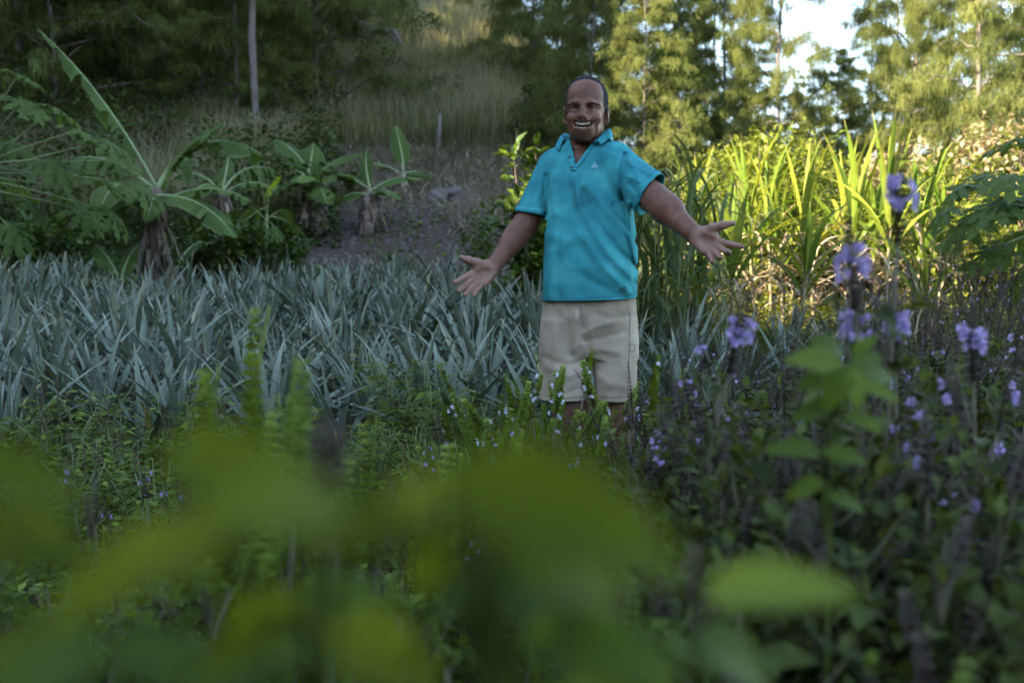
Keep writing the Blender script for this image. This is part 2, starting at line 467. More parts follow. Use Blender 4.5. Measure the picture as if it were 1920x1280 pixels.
# ------------------------------------------------------------------ casuarina trees
def casuarina(seed, Ht, spread, n_br=46, strands=12, bare=0.03):
    rg = np.random.default_rng(seed)
    tr = Geo()
    zz = np.linspace(0, 1, 12)
    wob = np.stack([np.sin(zz * 5 + seed) * 0.12 * zz, np.cos(zz * 4 + seed * 2) * 0.12 * zz, zz * Ht], -1)
    tube(tr, wob + np.stack([.03 * np.sin(zz * 23 + seed), .03 * np.cos(zz * 19), 0 * zz], -1), Ht * (0.0050 if bare < .1 else .0045) * (1 - zz) ** 0.8 * (1 + .08 * np.sin(zz * 40)) + 0.010, 8)
    P, D = [], []
    for i in range(n_br):
        f = bare + (0.98 - bare) * ((i + rg.random()) / n_br)
        a = i * 2.4 + rg.normal(0, 0.4)
        base = np.array([np.interp(f, zz, wob[:, 0]), np.interp(f, zz, wob[:, 1]), f * Ht])
        ln = (spread * (1 - f ** 1.6) * rg.uniform(0.55, 1.15) + 0.35)
        el = RAD(rg.uniform(15, 55))
        k = np.linspace(0, 1, 6)
        out = np.array([math.cos(a), math.sin(a), 0])
        pts = base + out * (k * ln * math.cos(el))[:, None]
        pts[:, 2] += ln * math.sin(el) * k - 0.55 * ln * k ** 2.2
        pts[1:] += rg.normal(0, 0.05 * ln ** 0.5, (5, 3))
        tube(tr, pts, (0.004 + 0.007 * ln) * (1 - 0.75 * k), 4)
        # twigs off the branch, each with hanging tassels
        nt_ = int(5 + ln * 5)
        tk = rg.uniform(0.15, 1, nt_)
        tp = np.stack([np.interp(tk, k, pts[:, j]) for j in range(3)], -1)
        td = out + rg.normal(0, 0.7, (nt_, 3))
        td[:, 2] = rg.uniform(-0.25, 0.5, nt_)
        tl = rg.uniform(0.15, 0.55, nt_) * (0.5 + 0.25 * ln)
        for m in (0.3, 0.65, 1.0):
            P.append(tp + unit(td) * (tl * m)[:, None])
            D.append(td)
    P, D = np.concatenate(P), unit(np.concatenate(D))
    P = np.repeat(P, strands, 0) + rg.normal(0, 0.05, (len(P) * strands, 3))
    D = unit(np.repeat(D, strands, 0) * 0.5 + rg.normal(0, 0.55, (len(P), 3)))
    n = len(P)
    Ls = rg.uniform(0.09, 0.24, n)
    down = np.array([0, 0, -1.0])
    p1 = P + D * (Ls * 0.4)[:, None]
    p2 = p1 + (D * 0.45 + down * 0.8) * (Ls * 0.65)[:, None]
    g = Geo()
    side = unit(np.cross(D, rg.normal(0, 1, (n, 3))))
    w = np.stack([np.full(n, 0.003), rg.uniform(0.005, 0.008, n), np.full(n, 0.0015)], 1)
    cl = np.repeat(rg.random(n // strands), strands) * 0.8 + rg.random(n) * 0.2
    strips(g, np.stack([P, p1, p2], 1), w, side, 0, cl, cols=2)
    return tr.mesh('casuarina_trunk', M_BARK), g.mesh('casuarina_crown', M_NEEDLE)

CAS = [casuarina(11, 9.5, 2.6, 76, 20), casuarina(12, 11.0, 2.2, 88, 19), casuarina(13, 8.0, 2.5, 70, 20), casuarina(14, 12.5, 2.9, 66, 17, 0.22)]

def casuarina_tree(px, Y, kind, scale, rz, label, group, tilt=(0, 0), sink=0.1):
    b = G0(px, Y)
    b.z -= sink
    t = thing('casuarina_tree', label, 'tree', b, rz, scale, group, tilt)
    obj('trunk', CAS[kind][0], t)
    obj('crown', CAS[kind][1], t)
    return t

R_ = 'sunlit casuarina trees behind the cane'
for a in [
    (1262, 27, 0, (.8, .8, .95), 0.3, 'casuarina with sparse pale top directly right of the smiling man, behind elephant grass', R_),
    (1345, 21, 2, (.8, .8, .92), 1.3, 'shorter bushy casuarina with bright crown left of the tall forked one', R_),
    (1455, 19, 1, (.62, .62, .98), 2.1, 'tall slender casuarina left of the open blue gap in the sky', R_),
    (1400, 33, 3, (.7, .7, .72), 4.0, 'distant casuarina peeking out behind the bushy one above the cane', R_),
    (1560, 25, 2, 0.66, 0.8, 'low casuarina beneath the open blue gap in the sky', R_),
    (1700, 20, 0, (.72, .72, 1.15), 5.1, 'broad pale casuarina with straight dark trunk right of the sky gap', R_),
    (1818, 18, 1, (.8, .8, 1.05), 3.3, 'tall airy casuarina with bare pale trunk near the upper right corner', R_),
    (1930, 23, 3, 0.85, 2.6, 'casuarina cut by the right edge of the picture behind the withered bush', R_),
    (1760, 31, 2, 1.10, 1.9, 'distant casuarina seen between the two pale ones at right', R_),
    (1335, 40, 0, 1.25, 1.0, 'distant casuarina high behind the short bushy one', R_),
    (1665, 33, 2, (1.0, 1.0, 1.5), 0.4, 'distant casuarina just right of the sky gap', R_),
    (1870, 34, 0, 1.2, 5.6, 'distant casuarina behind the bare pale trunk at right', R_),
    (1990, 30, 2, 1.4, 4.4, 'distant casuarina in the upper right corner', R_),
    (1230, 36, 2, 1.2, 2.9, 'distant casuarina above the pandanus', R_),
    (1575, 45, 2, .98, 4.6, 'far low casuarina closing the foot of the sky gap', R_),
    (1500, 40, 0, .72, 1.9, 'far low casuarina behind the tall slender one', R_),
    (1620, 36, 3, 0.72, 2.2, 'far small casuarina low behind the sky gap', R_),
]: casuarina_tree(*a)
C_ = 'shaded casuarina trees on the hill'
for a in [
    (1150, 21, 0, 0.95, 0.9, 'dark dense casuarina rising just behind the man and his right shoulder side', C_),
    (1050, 25, 0, 1.12, 2.9, 'dark dense casuarina directly behind the man with sun flecks on top', C_),
    (1200, 17.5, 2, 0.62, 1.7, 'small dark casuarina low between the man and the pandanus', C_),
    (1110, 19, 2, 0.7, 3.9, 'small dark casuarina hidden mostly behind the head of the man', C_),
    (1000, 28, 2, 1.05, 4.4, 'drooping casuarina at the right end of the grassy slope', C_),
    (905, 42, 1, 0.8, 0.5, 'casuarina on the ridge top above the grassy slope', C_),
    (800, 50, 2, 0.9, 1.5, 'far casuarina on the crest above the steepest grass', C_),
    (1090, 38, 1, 1.10, 5.5, 'tall casuarina further back behind the dark ones over the man', C_),
    (600, 23, 0, 1.15, 3.7, 'feathery casuarina with pale branches left of the grassy slope', C_),
    (488, 19, 3, 1.1, 5.2, 'casuarina with a straight bare pale trunk above the banana plants', C_),
    (585, 33, 2, 1.4, 2.0, 'shaded casuarina at the upper left end of the grassy slope', C_),
    (330, 24, 1, 1.5, 1.1, 'dark casuarina behind the tall upright banana leaf', C_),
    (190, 25, 0, 1.6, 3.0, 'dark casuarina in the upper left forest, second from the left edge', C_),
    (60, 22, 2, 1.7, 4.9, 'dark casuarina in the upper left corner of the picture', C_),
    (420, 31, 0, 1.5, 2.7, 'dark casuarina deeper in the forest behind the leaning trunk', C_),
    (250, 36, 0, 1.7, 0.2, 'far dark casuarina filling the forest behind the banana leaf tip', C_),
    (120, 36, 1, 1.6, 4.1, 'far dark casuarina high in the left forest', C_),
    (540, 38, 2, 1.7, 5.9, 'far casuarina on the slope between the pale trunk and the grass', C_),
]: casuarina_tree(*a)
for a in [
    (20, 29, 1, 1.5, 0.7, 'dark casuarina against the left edge of the picture', C_),
    (270, 30, 2, 1.8, 2.4, 'dark casuarina right of the tip of the tall banana leaf', C_),
    (390, 22, 2, 1.35, 5.0, 'dark bushy casuarina left of the leaning thin trunk', C_),
    (120, 20.5, 2, 1.2, 3.4, 'dark bushy casuarina above the left papaya leaves', C_),
]: casuarina_tree(*a)
casuarina_tree(448, 20.5, 1, 0.72, 2.0, 'casuarina with thin trunk leaning left beside the straight pale trunk', C_, tilt=(0, -0.22))

# ------------------------------------------------------------------ hillside grass, undergrowth, straw
def field(n, px0, px1, y0, y1, power=1.0):
    Y = y0 + (y1 - y0) * rng.random(n) ** power
    px = rng.uniform(px0, px1, n)
    X = (px - 960) / FPX * Y
    return X, Y

def blades(g, X, Y, h, w, lean=0.35, K=4, r=None):
    n = len(X)
    a = rng.uniform(0, 6.28, n)
    base = np.stack([X, Y, H(X, Y) - 0.03], -1)
    out = np.stack([np.cos(a), np.sin(a), np.zeros(n)], -1)
    k = np.linspace(0, 1, K)
    ln = rng.uniform(0.3, 1, n) * lean
    P = base[:, None] + np.array([0, 0, 1.0]) * (h[:, None] * (k - 0.25 * k ** 2 * ln[:, None]))[..., None] + out[:, None] * (h[:, None] * ln[:, None] * k[None] ** 2)[..., None]
    S = np.stack([-np.sin(a + rng.normal(0, 0.8, n)), np.cos(a), np.zeros(n)], -1)
    strips(g, P, w[:, None] * (1 - k ** 1.6)[None] + 0.0008, S, 0, r, cols=2)

g = Geo()
X, Y = field(60000, 380, 1180, 17.5, 42, 1.3)
keep = (lumps(X, Y, 1.3) + rng.normal(0, 0.15, len(X)) > -0.10) & ~((Y < 20.5) & (X > -4.0) & (X < 1.5))
X, Y = X[keep], Y[keep]
blades(g, X, Y, rng.uniform(0.5, 1.25, len(X)) * (1 + 0.4 * lumps(X, Y, 0.7)), rng.uniform(0.006, 0.013, len(X)), 0.5, r=np.clip(rng.random(len(X)) * 0.6 + 0.42 + 0.9 * lumps(X, Y, 0.9), 0, 1))
obj('tall_grass', g.mesh('tall_grass', M_GRASS), kind='stuff', label='tall grey green grass covering the shaded hillside', category='grass')

g = Geo()
X, Y = field(16000, -60, 560, 14.5, 34, 1.2)
blades(g, X, Y, rng.uniform(0.4, 1.0, len(X)), rng.uniform(0.006, 0.013, len(X)), 0.5)
X, Y = field(5000, 1130, 2000, 12.5, 26, 1.0)
blades(g, X, Y, rng.uniform(0.3, 0.8, len(X)), rng.uniform(0.005, 0.010, len(X)), 0.6)
obj('undergrowth_grass', g.mesh('undergrowth_grass', M_GRASS), kind='stuff', label='rough grass below the dark forest at left', category='grass')

g = Geo()
X, Y = field(26000, -80, 640, 14.0, 36, 1.3)
sel = lumps(X + 3, Y, 0.8) > -0.25
X, Y = X[sel], Y[sel]
n = len(X)
hh = rng.random(n) ** 1.5 * (0.9 + 0.6 * lumps(X, Y, 0.5)) * 1.3
P = np.stack([X, Y, H(X, Y) + np.maximum(hh, 0.02)], -1)
leaves(g, P, np.stack([rng.normal(0, 1, n), rng.normal(-.3, 1, n), rng.normal(-.2, .4, n)], -1), np.stack([rng.normal(0, .5, n), rng.normal(0, .5, n), np.ones(n)], -1), rng.uniform(0.06, 0.17, n), rng.uniform(0.04, 0.10, n), 'far')
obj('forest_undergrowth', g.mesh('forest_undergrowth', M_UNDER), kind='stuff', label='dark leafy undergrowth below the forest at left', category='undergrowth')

g = Geo()
X, Y = field(15000, 640, 1120, 14.2, 21.5)
sel = (lumps(X, Y, 1.1) + 0.08 * (Y - 15.5) + rng.normal(0, 0.12, len(X))) > 0.02
X, Y = X[sel], Y[sel]
n = len(X)
a = rng.uniform(0, 6.28, n)
d = np.stack([np.cos(a), np.sin(a), rng.normal(0.25, 0.3, n)], -1)
ln = rng.uniform(0.12, 0.45, n)
b = np.stack([X, Y, H(X, Y) + rng.uniform(0.0, 0.05, n)], -1)
P = np.stack([b, b + d * (ln * 0.5)[:, None] + [0, 0, .03], b + d * ln[:, None]], 1)
strips(g, P, np.tile([0.004, 0.005, 0.002], (n, 1)), np.cross(d, [0, 0, 1.0]), 0, None, cols=2)
obj('straw_litter', g.mesh('straw_litter', M_STRAW), kind='stuff', label='dry cut grass scattered over the soil behind the man', category='straw')

# clods and chips on the bare soil
g = Geo()
X, Y = field(2600, 520, 1010, 12.6, 17.0)
n = len(X)
s = rng.uniform(0.008, 0.035, n)
V0 = np.array([(1, 0, 0), (-1, 0, 0), (0, 1, 0), (0, -1, 0), (0, 0, .8), (0, 0, -.5)], float)
T0 = np.array([(4, 0, 2), (4, 2, 1), (4, 1, 3), (4, 3, 0), (5, 2, 0), (5, 1, 2), (5, 3, 1), (5, 0, 3)])
V = np.stack([X, Y, H(X, Y)], -1)[:, None] + V0[None] * s[:, None, None] * rng.uniform(0.6, 1.4, (n, 6, 1))
g.add(V.reshape(-1, 3), None, (T0[None] + (np.arange(n) * 6)[:, None, None]).reshape(-1, 3), np.repeat(rng.random(n), 6))
obj('soil_clods', g.mesh('soil_clods', M_ROCK, False), kind='stuff', label='small clods lying on the bare soil', category='soil')

def low_cover(name, label, n, px0, px1, y0, y1, hmax, size, mat, cl=1.0, kind='lance', thr=-0.3):
    g = Geo()
    X, Y = field(n, px0, px1, y0, y1)
    sel = lumps(X + 5, Y + 2, cl) > thr
    X, Y = X[sel], Y[sel]
    n = len(X)
    hh = hmax * rng.random(n) * np.clip(0.65 + 0.8 * lumps(X, Y, 1.7), 0.1, 1.3)
    P = np.stack([X, Y, H(X, Y) + hh], -1)
    a = rng.uniform(0, 6.28, n)
    leaves(g, P, np.stack([np.cos(a), np.sin(a), rng.normal(0.1, 0.35, n)], -1), np.stack([rng.normal(0, .35, n), rng.normal(0, .35, n), np.ones(n)], -1), rng.uniform(.6, 1.3, n) * size, rng.uniform(.35, .75, n) * size, kind)
    # stalks under every sixth leaf
    k = P[::6]
    b = np.stack([k[:, 0] + rng.normal(0, .03, len(k)), k[:, 1] + rng.normal(0, .03, len(k)), H(k[:, 0], k[:, 1])], -1)
    strips(g, np.stack([b, (b + k) / 2 + rng.normal(0, .01, b.shape), k], 1), np.full((len(k), 3), size * 0.03), np.tile([1.0, 0, 0], (len(k), 1)), 0, 0.9, cols=2)
    obj(name, g.mesh(name, mat), kind='stuff', label=label, category='ground cover')

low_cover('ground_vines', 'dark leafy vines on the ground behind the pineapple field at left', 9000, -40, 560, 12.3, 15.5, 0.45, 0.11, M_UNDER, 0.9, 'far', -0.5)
low_cover('ground_weeds', 'low green weeds between the pineapples and the camera at left', 9000, -60, 960, 2.6, 5.2, 0.24, 0.045, M_WEED, 2.2, 'lance', -0.6)
low_cover('basil_bed_weeds', 'low weeds under the purple basil at right', 7000, 900, 2000, 2.5, 7.5, 0.25, 0.05, M_BASILP, 2.2, 'lance', -0.7)
low_cover('soil_weeds', 'scattered seedlings on the bare soil', 1500, 520, 1010, 13.0, 17.0, 0.12, 0.08, M_WEED, 1.4, 'far', 0.15)
low_cover('cane_bed_weeds', 'weeds growing round the feet of the cane', 7000, 1180, 1990, 7.0, 12.5, 0.45, 0.09, M_VINE, 1.2, 'far', -0.5)

# ------------------------------------------------------------------ pineapple field
def pine_leaf(e0, curv, L, w):
    g = Geo()
    k = np.linspace(0, 1, 7)
    e = e0 - curv * k ** 1.3
    st = L / 6
    x = np.concatenate([[0.02], 0.02 + np.cumsum(np.cos(e[:-1]) * st)])
    z = np.concatenate([[0.0], np.cumsum(np.sin(e[:-1]) * st)])
    P = np.stack([x, 0.012 * np.sin(k * 4), z], -1)
    W = w * (0.75 + 0.5 * k - 1.25 * k ** 2.6)
    strips(g, P[None], np.maximum(W, 0.0006)[None], np.array([[0, 1.0, 0]]), -0.42, 0.5)
    return g

PL = [pine_leaf(RAD(e), RAD(c), L, w) for e, c, L, w in ((84, 12, .56, .021), (72, 20, .64, .024), (60, 28, .68, .025), (47, 32, .66, .024), (34, 36, .60, .022), (68, 62, .64, .021))]
PLM = [gl.mesh('pineapple_leaf', M_PINE) for gl in PL]
PLM += [pine_leaf(RAD(60), RAD(48), .6, .019).mesh('pineapple_leaf', leaf_mat('yellowing_pineapple_leaf', [(0, (0.20, 0.19, 0.07)), (1, (0.30, 0.27, 0.12))], 0.15, 0.5))]

def pine_spec(seed):
    rg = np.random.default_rng(seed)
    out = []
    n = rg.integers(24, 31)
    for i in range(n):
        f = i / n
        kind = min(4, int(f * 5 + .45 + rg.normal(0, 0.5))) if rg.random() > 0.12 else 5
        out.append((max(kind, 0), i * 2.4 + rg.normal(0, 0.15), rg.uniform(0.75, 1.15), rg.normal(0, 0.17), rg.normal(0, .16)))
    return out

def pmat(spec):
    k, az, s, rx, ry = spec
    return Matrix.Rotation(az, 4, 'Z') @ Matrix.Rotation(ry, 4, 'Y') @ Matrix.Rotation(rx, 4, 'X') @ Matrix.Scale(s, 4)

PV = []
for v in range(7):
    g = Geo()
    for spc in pine_spec(100 + v):
        tmp = Geo()
        tmp.add(np.concatenate(PL[spc[0]].V), np.concatenate(PL[spc[0]].Q), None, rng.random(), np.concatenate(PL[spc[0]].t))
        g.merge(tmp, pmat(spc))
    PV.append(g.mesh('pineapple_rosette', M_PINE))

spots = []
yy = 5.0
row = 0
while yy < 12.6:
    x = -0.56 * yy - 0.5
    while x < 0.56 * yy:
        xx, y2 = x + rng.normal(0, .09), yy + rng.normal(0, .09)
        px = 960 + xx / y2 * FPX
        lim = 1310 if y2 < 7.5 else 1190
        near_ban = (xx + 4.15) ** 2 + (y2 - 11.4) ** 2 < 0.5
        left_edge = y2 < 5.3 and px > 560 and px < 940
        far_lim = 12.3 if px < 900 else 11.2
        if -60 < px < lim and not near_ban and y2 < far_lim: spots.append((xx, y2))
        x += 0.43
    yy += 0.40
    row += 1
for xx, y2 in [(1.55, 6.6), (1.95, 7.1), (2.3, 6.9), (1.3, 5.9), (1.75, 5.9), (2.05, 6.3), (2.7, 7.3)]: spots.append((xx, y2))
spots.sort(key=lambda p: p[1])
spots = spots[:300]
for i, (x, y) in enumerate(spots):
    t_loc = (x, y, float(H(x, y)) - 0.01)
    s = float(rng.uniform(0.78, 1.16))
    rz = float(rng.uniform(0, 6.28))
    lab = 'blue grey spiky pineapple plant in the dense field left of and behind the man'
    if i < 46:
        t = thing('pineapple_plant', 'blue grey pineapple plant in the front rows of the field', 'pineapple plant', t_loc, rz, s, 'pineapple plants in the front rows')
        for spc in pine_spec(400 + i % 12):
            k = spc[0] if rng.random() > 0.035 else 6
            o = obj('leaf', PLM[k], t)
            o.matrix_local = pmat(spc)
    else:
        obj('pineapple_plant', PV[i % 7], None, t_loc, (0, 0, rz), s, label=lab, category='pineapple plant', group='pineapple plants in the back rows')

# ------------------------------------------------------------------ banana plants
def banana_leaf_geo(L, w, e0, droop, tear, seed, petiole=0.18):
    """two halves of torn blade on a midrib; leaf runs out along +x from the stem top"""
    rg = np.random.default_rng(seed)
    K = 34
    k = np.linspace(0, 1, K)
    e = e0 - droop * k ** 1.4
    st = L / (K - 1)
    mid = np.stack([np.concatenate([[0], np.cumsum(np.cos(e[:-1]) * st)]), 0.03 * np.sin(k * 3 + seed), np.concatenate([[0], np.cumsum(np.sin(e[:-1]) * st)])], -1)
    rib = Geo()
    tube(rib, mid, 0.018 * (1 - 0.85 * k), 5)
    g = Geo()
    D = unit(np.gradient(mid, axis=0))
    S = np.array([0, 1.0, 0])
    up = np.cross(D, S) * -1
    up = np.where(up[:, 2:3] < 0, -up, up) if e0 - droop > -1.5 else up
    kb = (k - petiole) / (1 - petiole)
    W = w * np.sqrt(np.clip(np.sin(np.clip(kb, 0, 1) ** 0.8 * math.pi), 0, 1)) * (1 - 0.15 * kb)
    for sgn in (-1, 1):
        i = int(petiole * K)
        while i < K - 1:
            run = 1 + int(rg.exponential(1.3 / max(tear, 0.02)))
            j = min(i + run, K - 1)
            sag0 = rg.uniform(0.05, 0.35) + tear * rg.uniform(0.0, 1.9)
            lenf = rg.uniform(0.25, 1.05) if tear > 0.2 else 1.0
            c = np.linspace(0, 1, 5)
            idx = np.arange(i, j + 1)
            rows = []
            for q, ii in enumerate(idx):
                f = ii
                wv = W[ii] * lenf
                nar = (q / max(len(idx) - 1, 1) - 0.5) * -0.25 * st * len(idx) * (1 if tear > .2 else 0)
                base = mid[ii]
                ang = sag0 * c
                lift = 0.28 * (1 - tear)
                pts = base + (S * sgn)[None] * (wv * (c - 0.3 * sag0 * c ** 2))[:, None] + up[ii][None] * (wv * lift * c * (1 - c * 0.8))[:, None] + np.array([0, 0, -1.0])[None] * (wv * sag0 * c ** 2)[:, None] + D[ii][None] * (wv * 0.18 * c + nar * c)[:, None]
                rows.append(pts)
            V = np.array(rows)
            n0, n1 = V.shape[:2]
            b = np.arange(n0 - 1)[:, None] * n1 + np.arange(n1 - 1)[None]
            Q = np.stack([b, b + n1, b + n1 + 1, b + 1], -1)
            if n0 > 1: g.add(V.reshape(-1, 3), Q, None, rg.uniform(0.2, 0.8), np.tile(c, n0))
            i = j
    return g, rib

def banana(name_label, px, Y, stem_h, rad, leaf_specs, seed, sink=0.05, fruit=False, dry=True, scale=1.0, loc=None):
    rg = np.random.default_rng(seed)
    if not fruit: leaf_specs = [(q[0], q[1], q[2] * (1.3 if q[3] > -40 else .7), q[3], q[4] + (18 if q[3] < 60 else 6), max(q[5], .12)) for q in leaf_specs]
    b = loc or G0(px, Y)
    b.z -= sink
    t = thing('banana_plant', name_label, 'banana plant', b, 0, scale, 'banana plants')
    k = np.linspace(0, 1, 9)
    lean = rg.normal(0, 0.05, 2)
    P = np.stack([lean[0] * k ** 2 * stem_h, lean[1] * k ** 2 * stem_h, k * stem_h], -1)
    g = Geo()
    tube(g, P, rad * (1.15 - 0.55 * k), 12)
    obj('stem', g.mesh('banana_stem', M_PSEUDO), t)
    if dry:
        g = Geo()
        n = 46
        a = rg.uniform(0, 6.28, n)
        z0 = rg.uniform(0.25, 1.0, n) * stem_h
        ln = rg.uniform(0.2, 0.6, n) * min(1, stem_h)
        out = np.stack([np.cos(a), np.sin(a), 0 * a], -1)
        kk = np.linspace(0, 1, 5)
        rr = rad * (1.15 - 0.55 * z0 / stem_h) + 0.005
        Pm = out[:, None] * (rr[:, None] + (0.02 + rg.uniform(0, .07, n))[:, None] * np.sin(kk * 2.4))[..., None] + np.array([0, 0, 1.0]) * np.maximum(z0[:, None] - ln[:, None] * kk, 0.02)[..., None]
        Pm[..., :2] += P[-1, :2] * (z0 / stem_h)[:, None, None] ** 2
        strips(g, Pm, rg.uniform(0.015, 0.045, n)[:, None] * (1 - 0.6 * kk), np.stack([-np.sin(a), np.cos(a), rg.normal(0, .3, n)], -1), -0.3)
        obj('dry_sheaths', g.mesh('banana_dry_sheaths', M_DRYBAN), t)
    top = P[-1]
    for i, (az, L, w, e0, dr, tear) in enumerate(leaf_specs):
        gl, rib = banana_leaf_geo(L, w, RAD(e0), RAD(dr), tear, seed * 50 + i)
        dead = e0 < -40
        lf = obj('leaf', gl.mesh('banana_leaf', M_DRYBAN if dead else M_BANANA), t, (top[0], top[1], top[2] - 0.02 * i), (0, 0, RAD(az)))
        obj('midrib', rib.mesh('banana_midrib', M_DRYBAN if dead else M_RIB), lf)
    if fruit:
        g = Geo()
        c0 = np.array([0.05, -0.17, stem_h - 0.12])
        tube(g, np.array([[top[0], top[1], top[2]], [0.04, -0.12, stem_h + 0.08], [c0[0], c0[1], stem_h], [c0[0], c0[1] - .03, stem_h - 0.42]]), 0.018, 6)
        for lev in range(5):
            for q in range(9):
                a = q / 9 * 6.28 + lev * 0.3
                o = np.array([math.cos(a), math.sin(a), 0])
                p0 = c0 + [0, -0.005 * lev, 0.05 - lev * 0.085]
                kk = np.linspace(0, 1, 5)[:, None]
                pts = p0 + o * (0.02 + 0.085 * np.sin(kk * 1.5)) + np.array([0, 0, 1.0]) * (0.10 * kk ** 1.5 - 0.03)
                tube(g, pts, [0.008, 0.017, 0.018, 0.015, 0.005], 6)
        obj('fruit_bunch', g.mesh('banana_fruit_bunch', M_FRUIT), t, label='hanging bunch of small green bananas')
    return t

M_DRYBAN = leaf_mat('dry_banana_sheath', [(0.0, (0.07, 0.05, 0.04)), (0.6, (0.19, 0.14, 0.11)), (1.0, (0.34, 0.28, 0.23))], 0.1, 0.8, tcol=(1, 1, 1), nscale=8)
# azimuth: 0 = right, 90 = away, 180 = left, 270 = towards the camera
banana('tall banana plant with a long torn upright leaf and a green fruit bunch', 285, 11.4, 1.42, 0.10,
       [(174, 2.2, .27, 62, 22, .75), (30, 1.5, .36, 60, 105, .45), (175, 1.4, .34, 42, 80, .4), (15, 1.1, .3, 62, 40, .15),
        (250, 1.0, .3, 25, 100, .08), (330, 1.3, .28, 0, 55, .2), (205, 1.0, .32, -5, 65, .1), (275, .55, .13, 10, 110, .1), (80, 1.1, .24, 55, 60, .5), (185, 1.0, .22, 20, 80, .15), (350, 1.2, .2, 25, 60, .6), (320, .9, .08, -60, 28, .8), (230, 1.0, .08, -62, 26, .8), (20, .8, .07, -58, 30, .9)], 3, fruit=True)
banana('medium banana plant with drooping torn leaves just behind the tall fruiting one', 425, 13.6, 0.95, 0.09,
       [(40, 1.0, .2, 55, 70, .7), (160, .9, .2, 50, 70, .5), (350, .9, .18, 35, 70, .4), (260, .8, .18, 35, 80, .2), (95, .9, .2, 68, 40, .3), (300, .7, .13, -48, 35, .8), (200, .7, .13, -52, 30, .8)], 4)
banana('compact banana plant with broad pale leaves at the edge of the bare soil', 592, 14.6, 0.75, 0.10,
       [(150, .8, .2, 62, 40, .05), (178, .95, .15, 42, 50, .1), (25, .85, .15, 48, 30, .1), (100, .6, .18, 75, 20, .05), (0, .75, .17, 30, 50, .2), (215, .65, .16, 20, 70, .15), (300, .6, .17, 15, 80, .15), (265, .7, .16, 40, 70, .1), (240, .6, .14, -45, 40, .8), (310, .6, .14, -50, 35, .9), (340, .65, .13, -42, 40, .8), (190, .6, .12, -45, 40, .9)], 5, scale=1.12)
banana('young banana plant with a ragged brown skirt on the bare soil, second from the slope', 688, 14.6, 0.55, 0.07,
       [(165, .75, .14, 35, 25, .1), (95, .5, .06, 85, 5, .0), (20, .65, .13, 38, 35, .1), (205, .5, .13, 10, 60, .2), (330, .5, .12, 25, 60, .15), (280, .45, .12, -45, 40, .9), (0, .5, .1, -42, 40, .9), (200, .45, .1, -50, 35, .9)], 6, scale=1.25)
banana('small upright banana sucker at the foot of the grassy slope', 755, 17.2, 0.35, 0.05,
       [(110, .75, .13, 80, 15, .0), (185, .7, .10, 28, 20, .1), (20, .5, .12, 25, 60, .2), (150, .5, .11, 45, 60, .3)], 7, scale=1.15)
banana('small banana sucker left of the tall fruiting trunk', 228, 11.0, 0.35, 0.035,
       [(150, .55, .15, 70, 30, .0), (60, .65, .15, 68, 30, .0), (195, .6, .11, 25, 30, .05), (330, .45, .13, 50, 60, .0)], 8, dry=False)
banana('tiny banana sucker with two yellow green leaves behind the pineapples', 622, 12.5, 0.18, 0.03,
       [(150, .42, .12, 55, 50, .0), (10, .42, .11, 40, 50, .0)], 9, dry=False)
banana('dry leaning banana sucker right of the tall fruiting trunk', 335, 11.5, 0.5, 0.05,
       [(60, .6, .12, 60, 60, .4), (300, .5, .1, 50, 90, .4)], 10)

# ------------------------------------------------------------------ papaya plants
def papaya_leaf_geo(R, seed, droop=0.35):
    rg = np.random.default_rng(seed)
    g = Geo()
    lobes = [-150, -105, -62, -28, 0, 28, 62, 105, 150]
    def outline():
        pts = [(0.0, 0.0)]
        for i, a in enumerate(lobes):
            ln = R * (1.0 - 0.0022 * abs(a)) * rg.uniform(0.92, 1.05)
            a_ = RAD(a)
            def P(t, s): 
                return (math.cos(a_) * t * ln - math.sin(a_) * s * ln, math.sin(a_) * t * ln + math.cos(a_) * s * ln)
            pts += [P(0.30, -0.075), P(0.45, -0.10), P(0.58, -0.20), P(0.62, -0.09), P(0.80, -0.15), P(0.84, -0.055), P(1, 0), P(0.84, 0.055), P(0.80, 0.15), P(0.62, 0.09), P(0.58, 0.20), P(0.45, 0.10), P(0.30, 0.075)]
        return pts
    pts = np.array(outline())
    rr = np.linalg.norm(pts, axis=1) / R
    z = -droop * R * rr ** 1.7 + 0.05 * R * rg.normal(0, 1, len(pts)) * rr
    V = np.column_stack([pts, z])
    Q, T = [], []
    for i in range(len(lobes)):
        o = 1 + i * 13
        T += [(0, o, o + 12), (o + 5, o + 6, o + 7), (o + 1, o + 2, o + 3), (o + 3, o + 4, o + 5), (o + 11, o + 9, o + 10), (o + 9, o + 7, o + 8)]
        Q += [(o, o + 1, o + 11, o + 12), (o + 1, o + 3, o + 9, o + 11), (o + 3, o + 5, o + 7, o + 9)]
        if i: T.append((0, o - 1, o))
    g.add(V, Q, T, rg.random(), rr)
    return g

PAPL = [papaya_leaf_geo(1.0, 60 + i, d).mesh('papaya_leaf', M_PAPAYA, False) for i, d in enumerate((0.25, 0.45, 0.6))]

PAPBRIGHT = papaya_leaf_geo(1.0, 66, .15).mesh('papaya_leaf', leaf_mat('young_papaya_leaf', [(0, (.20, .28, .03)), (1, (.30, .38, .05))], .5, .45, nscale=6), False)

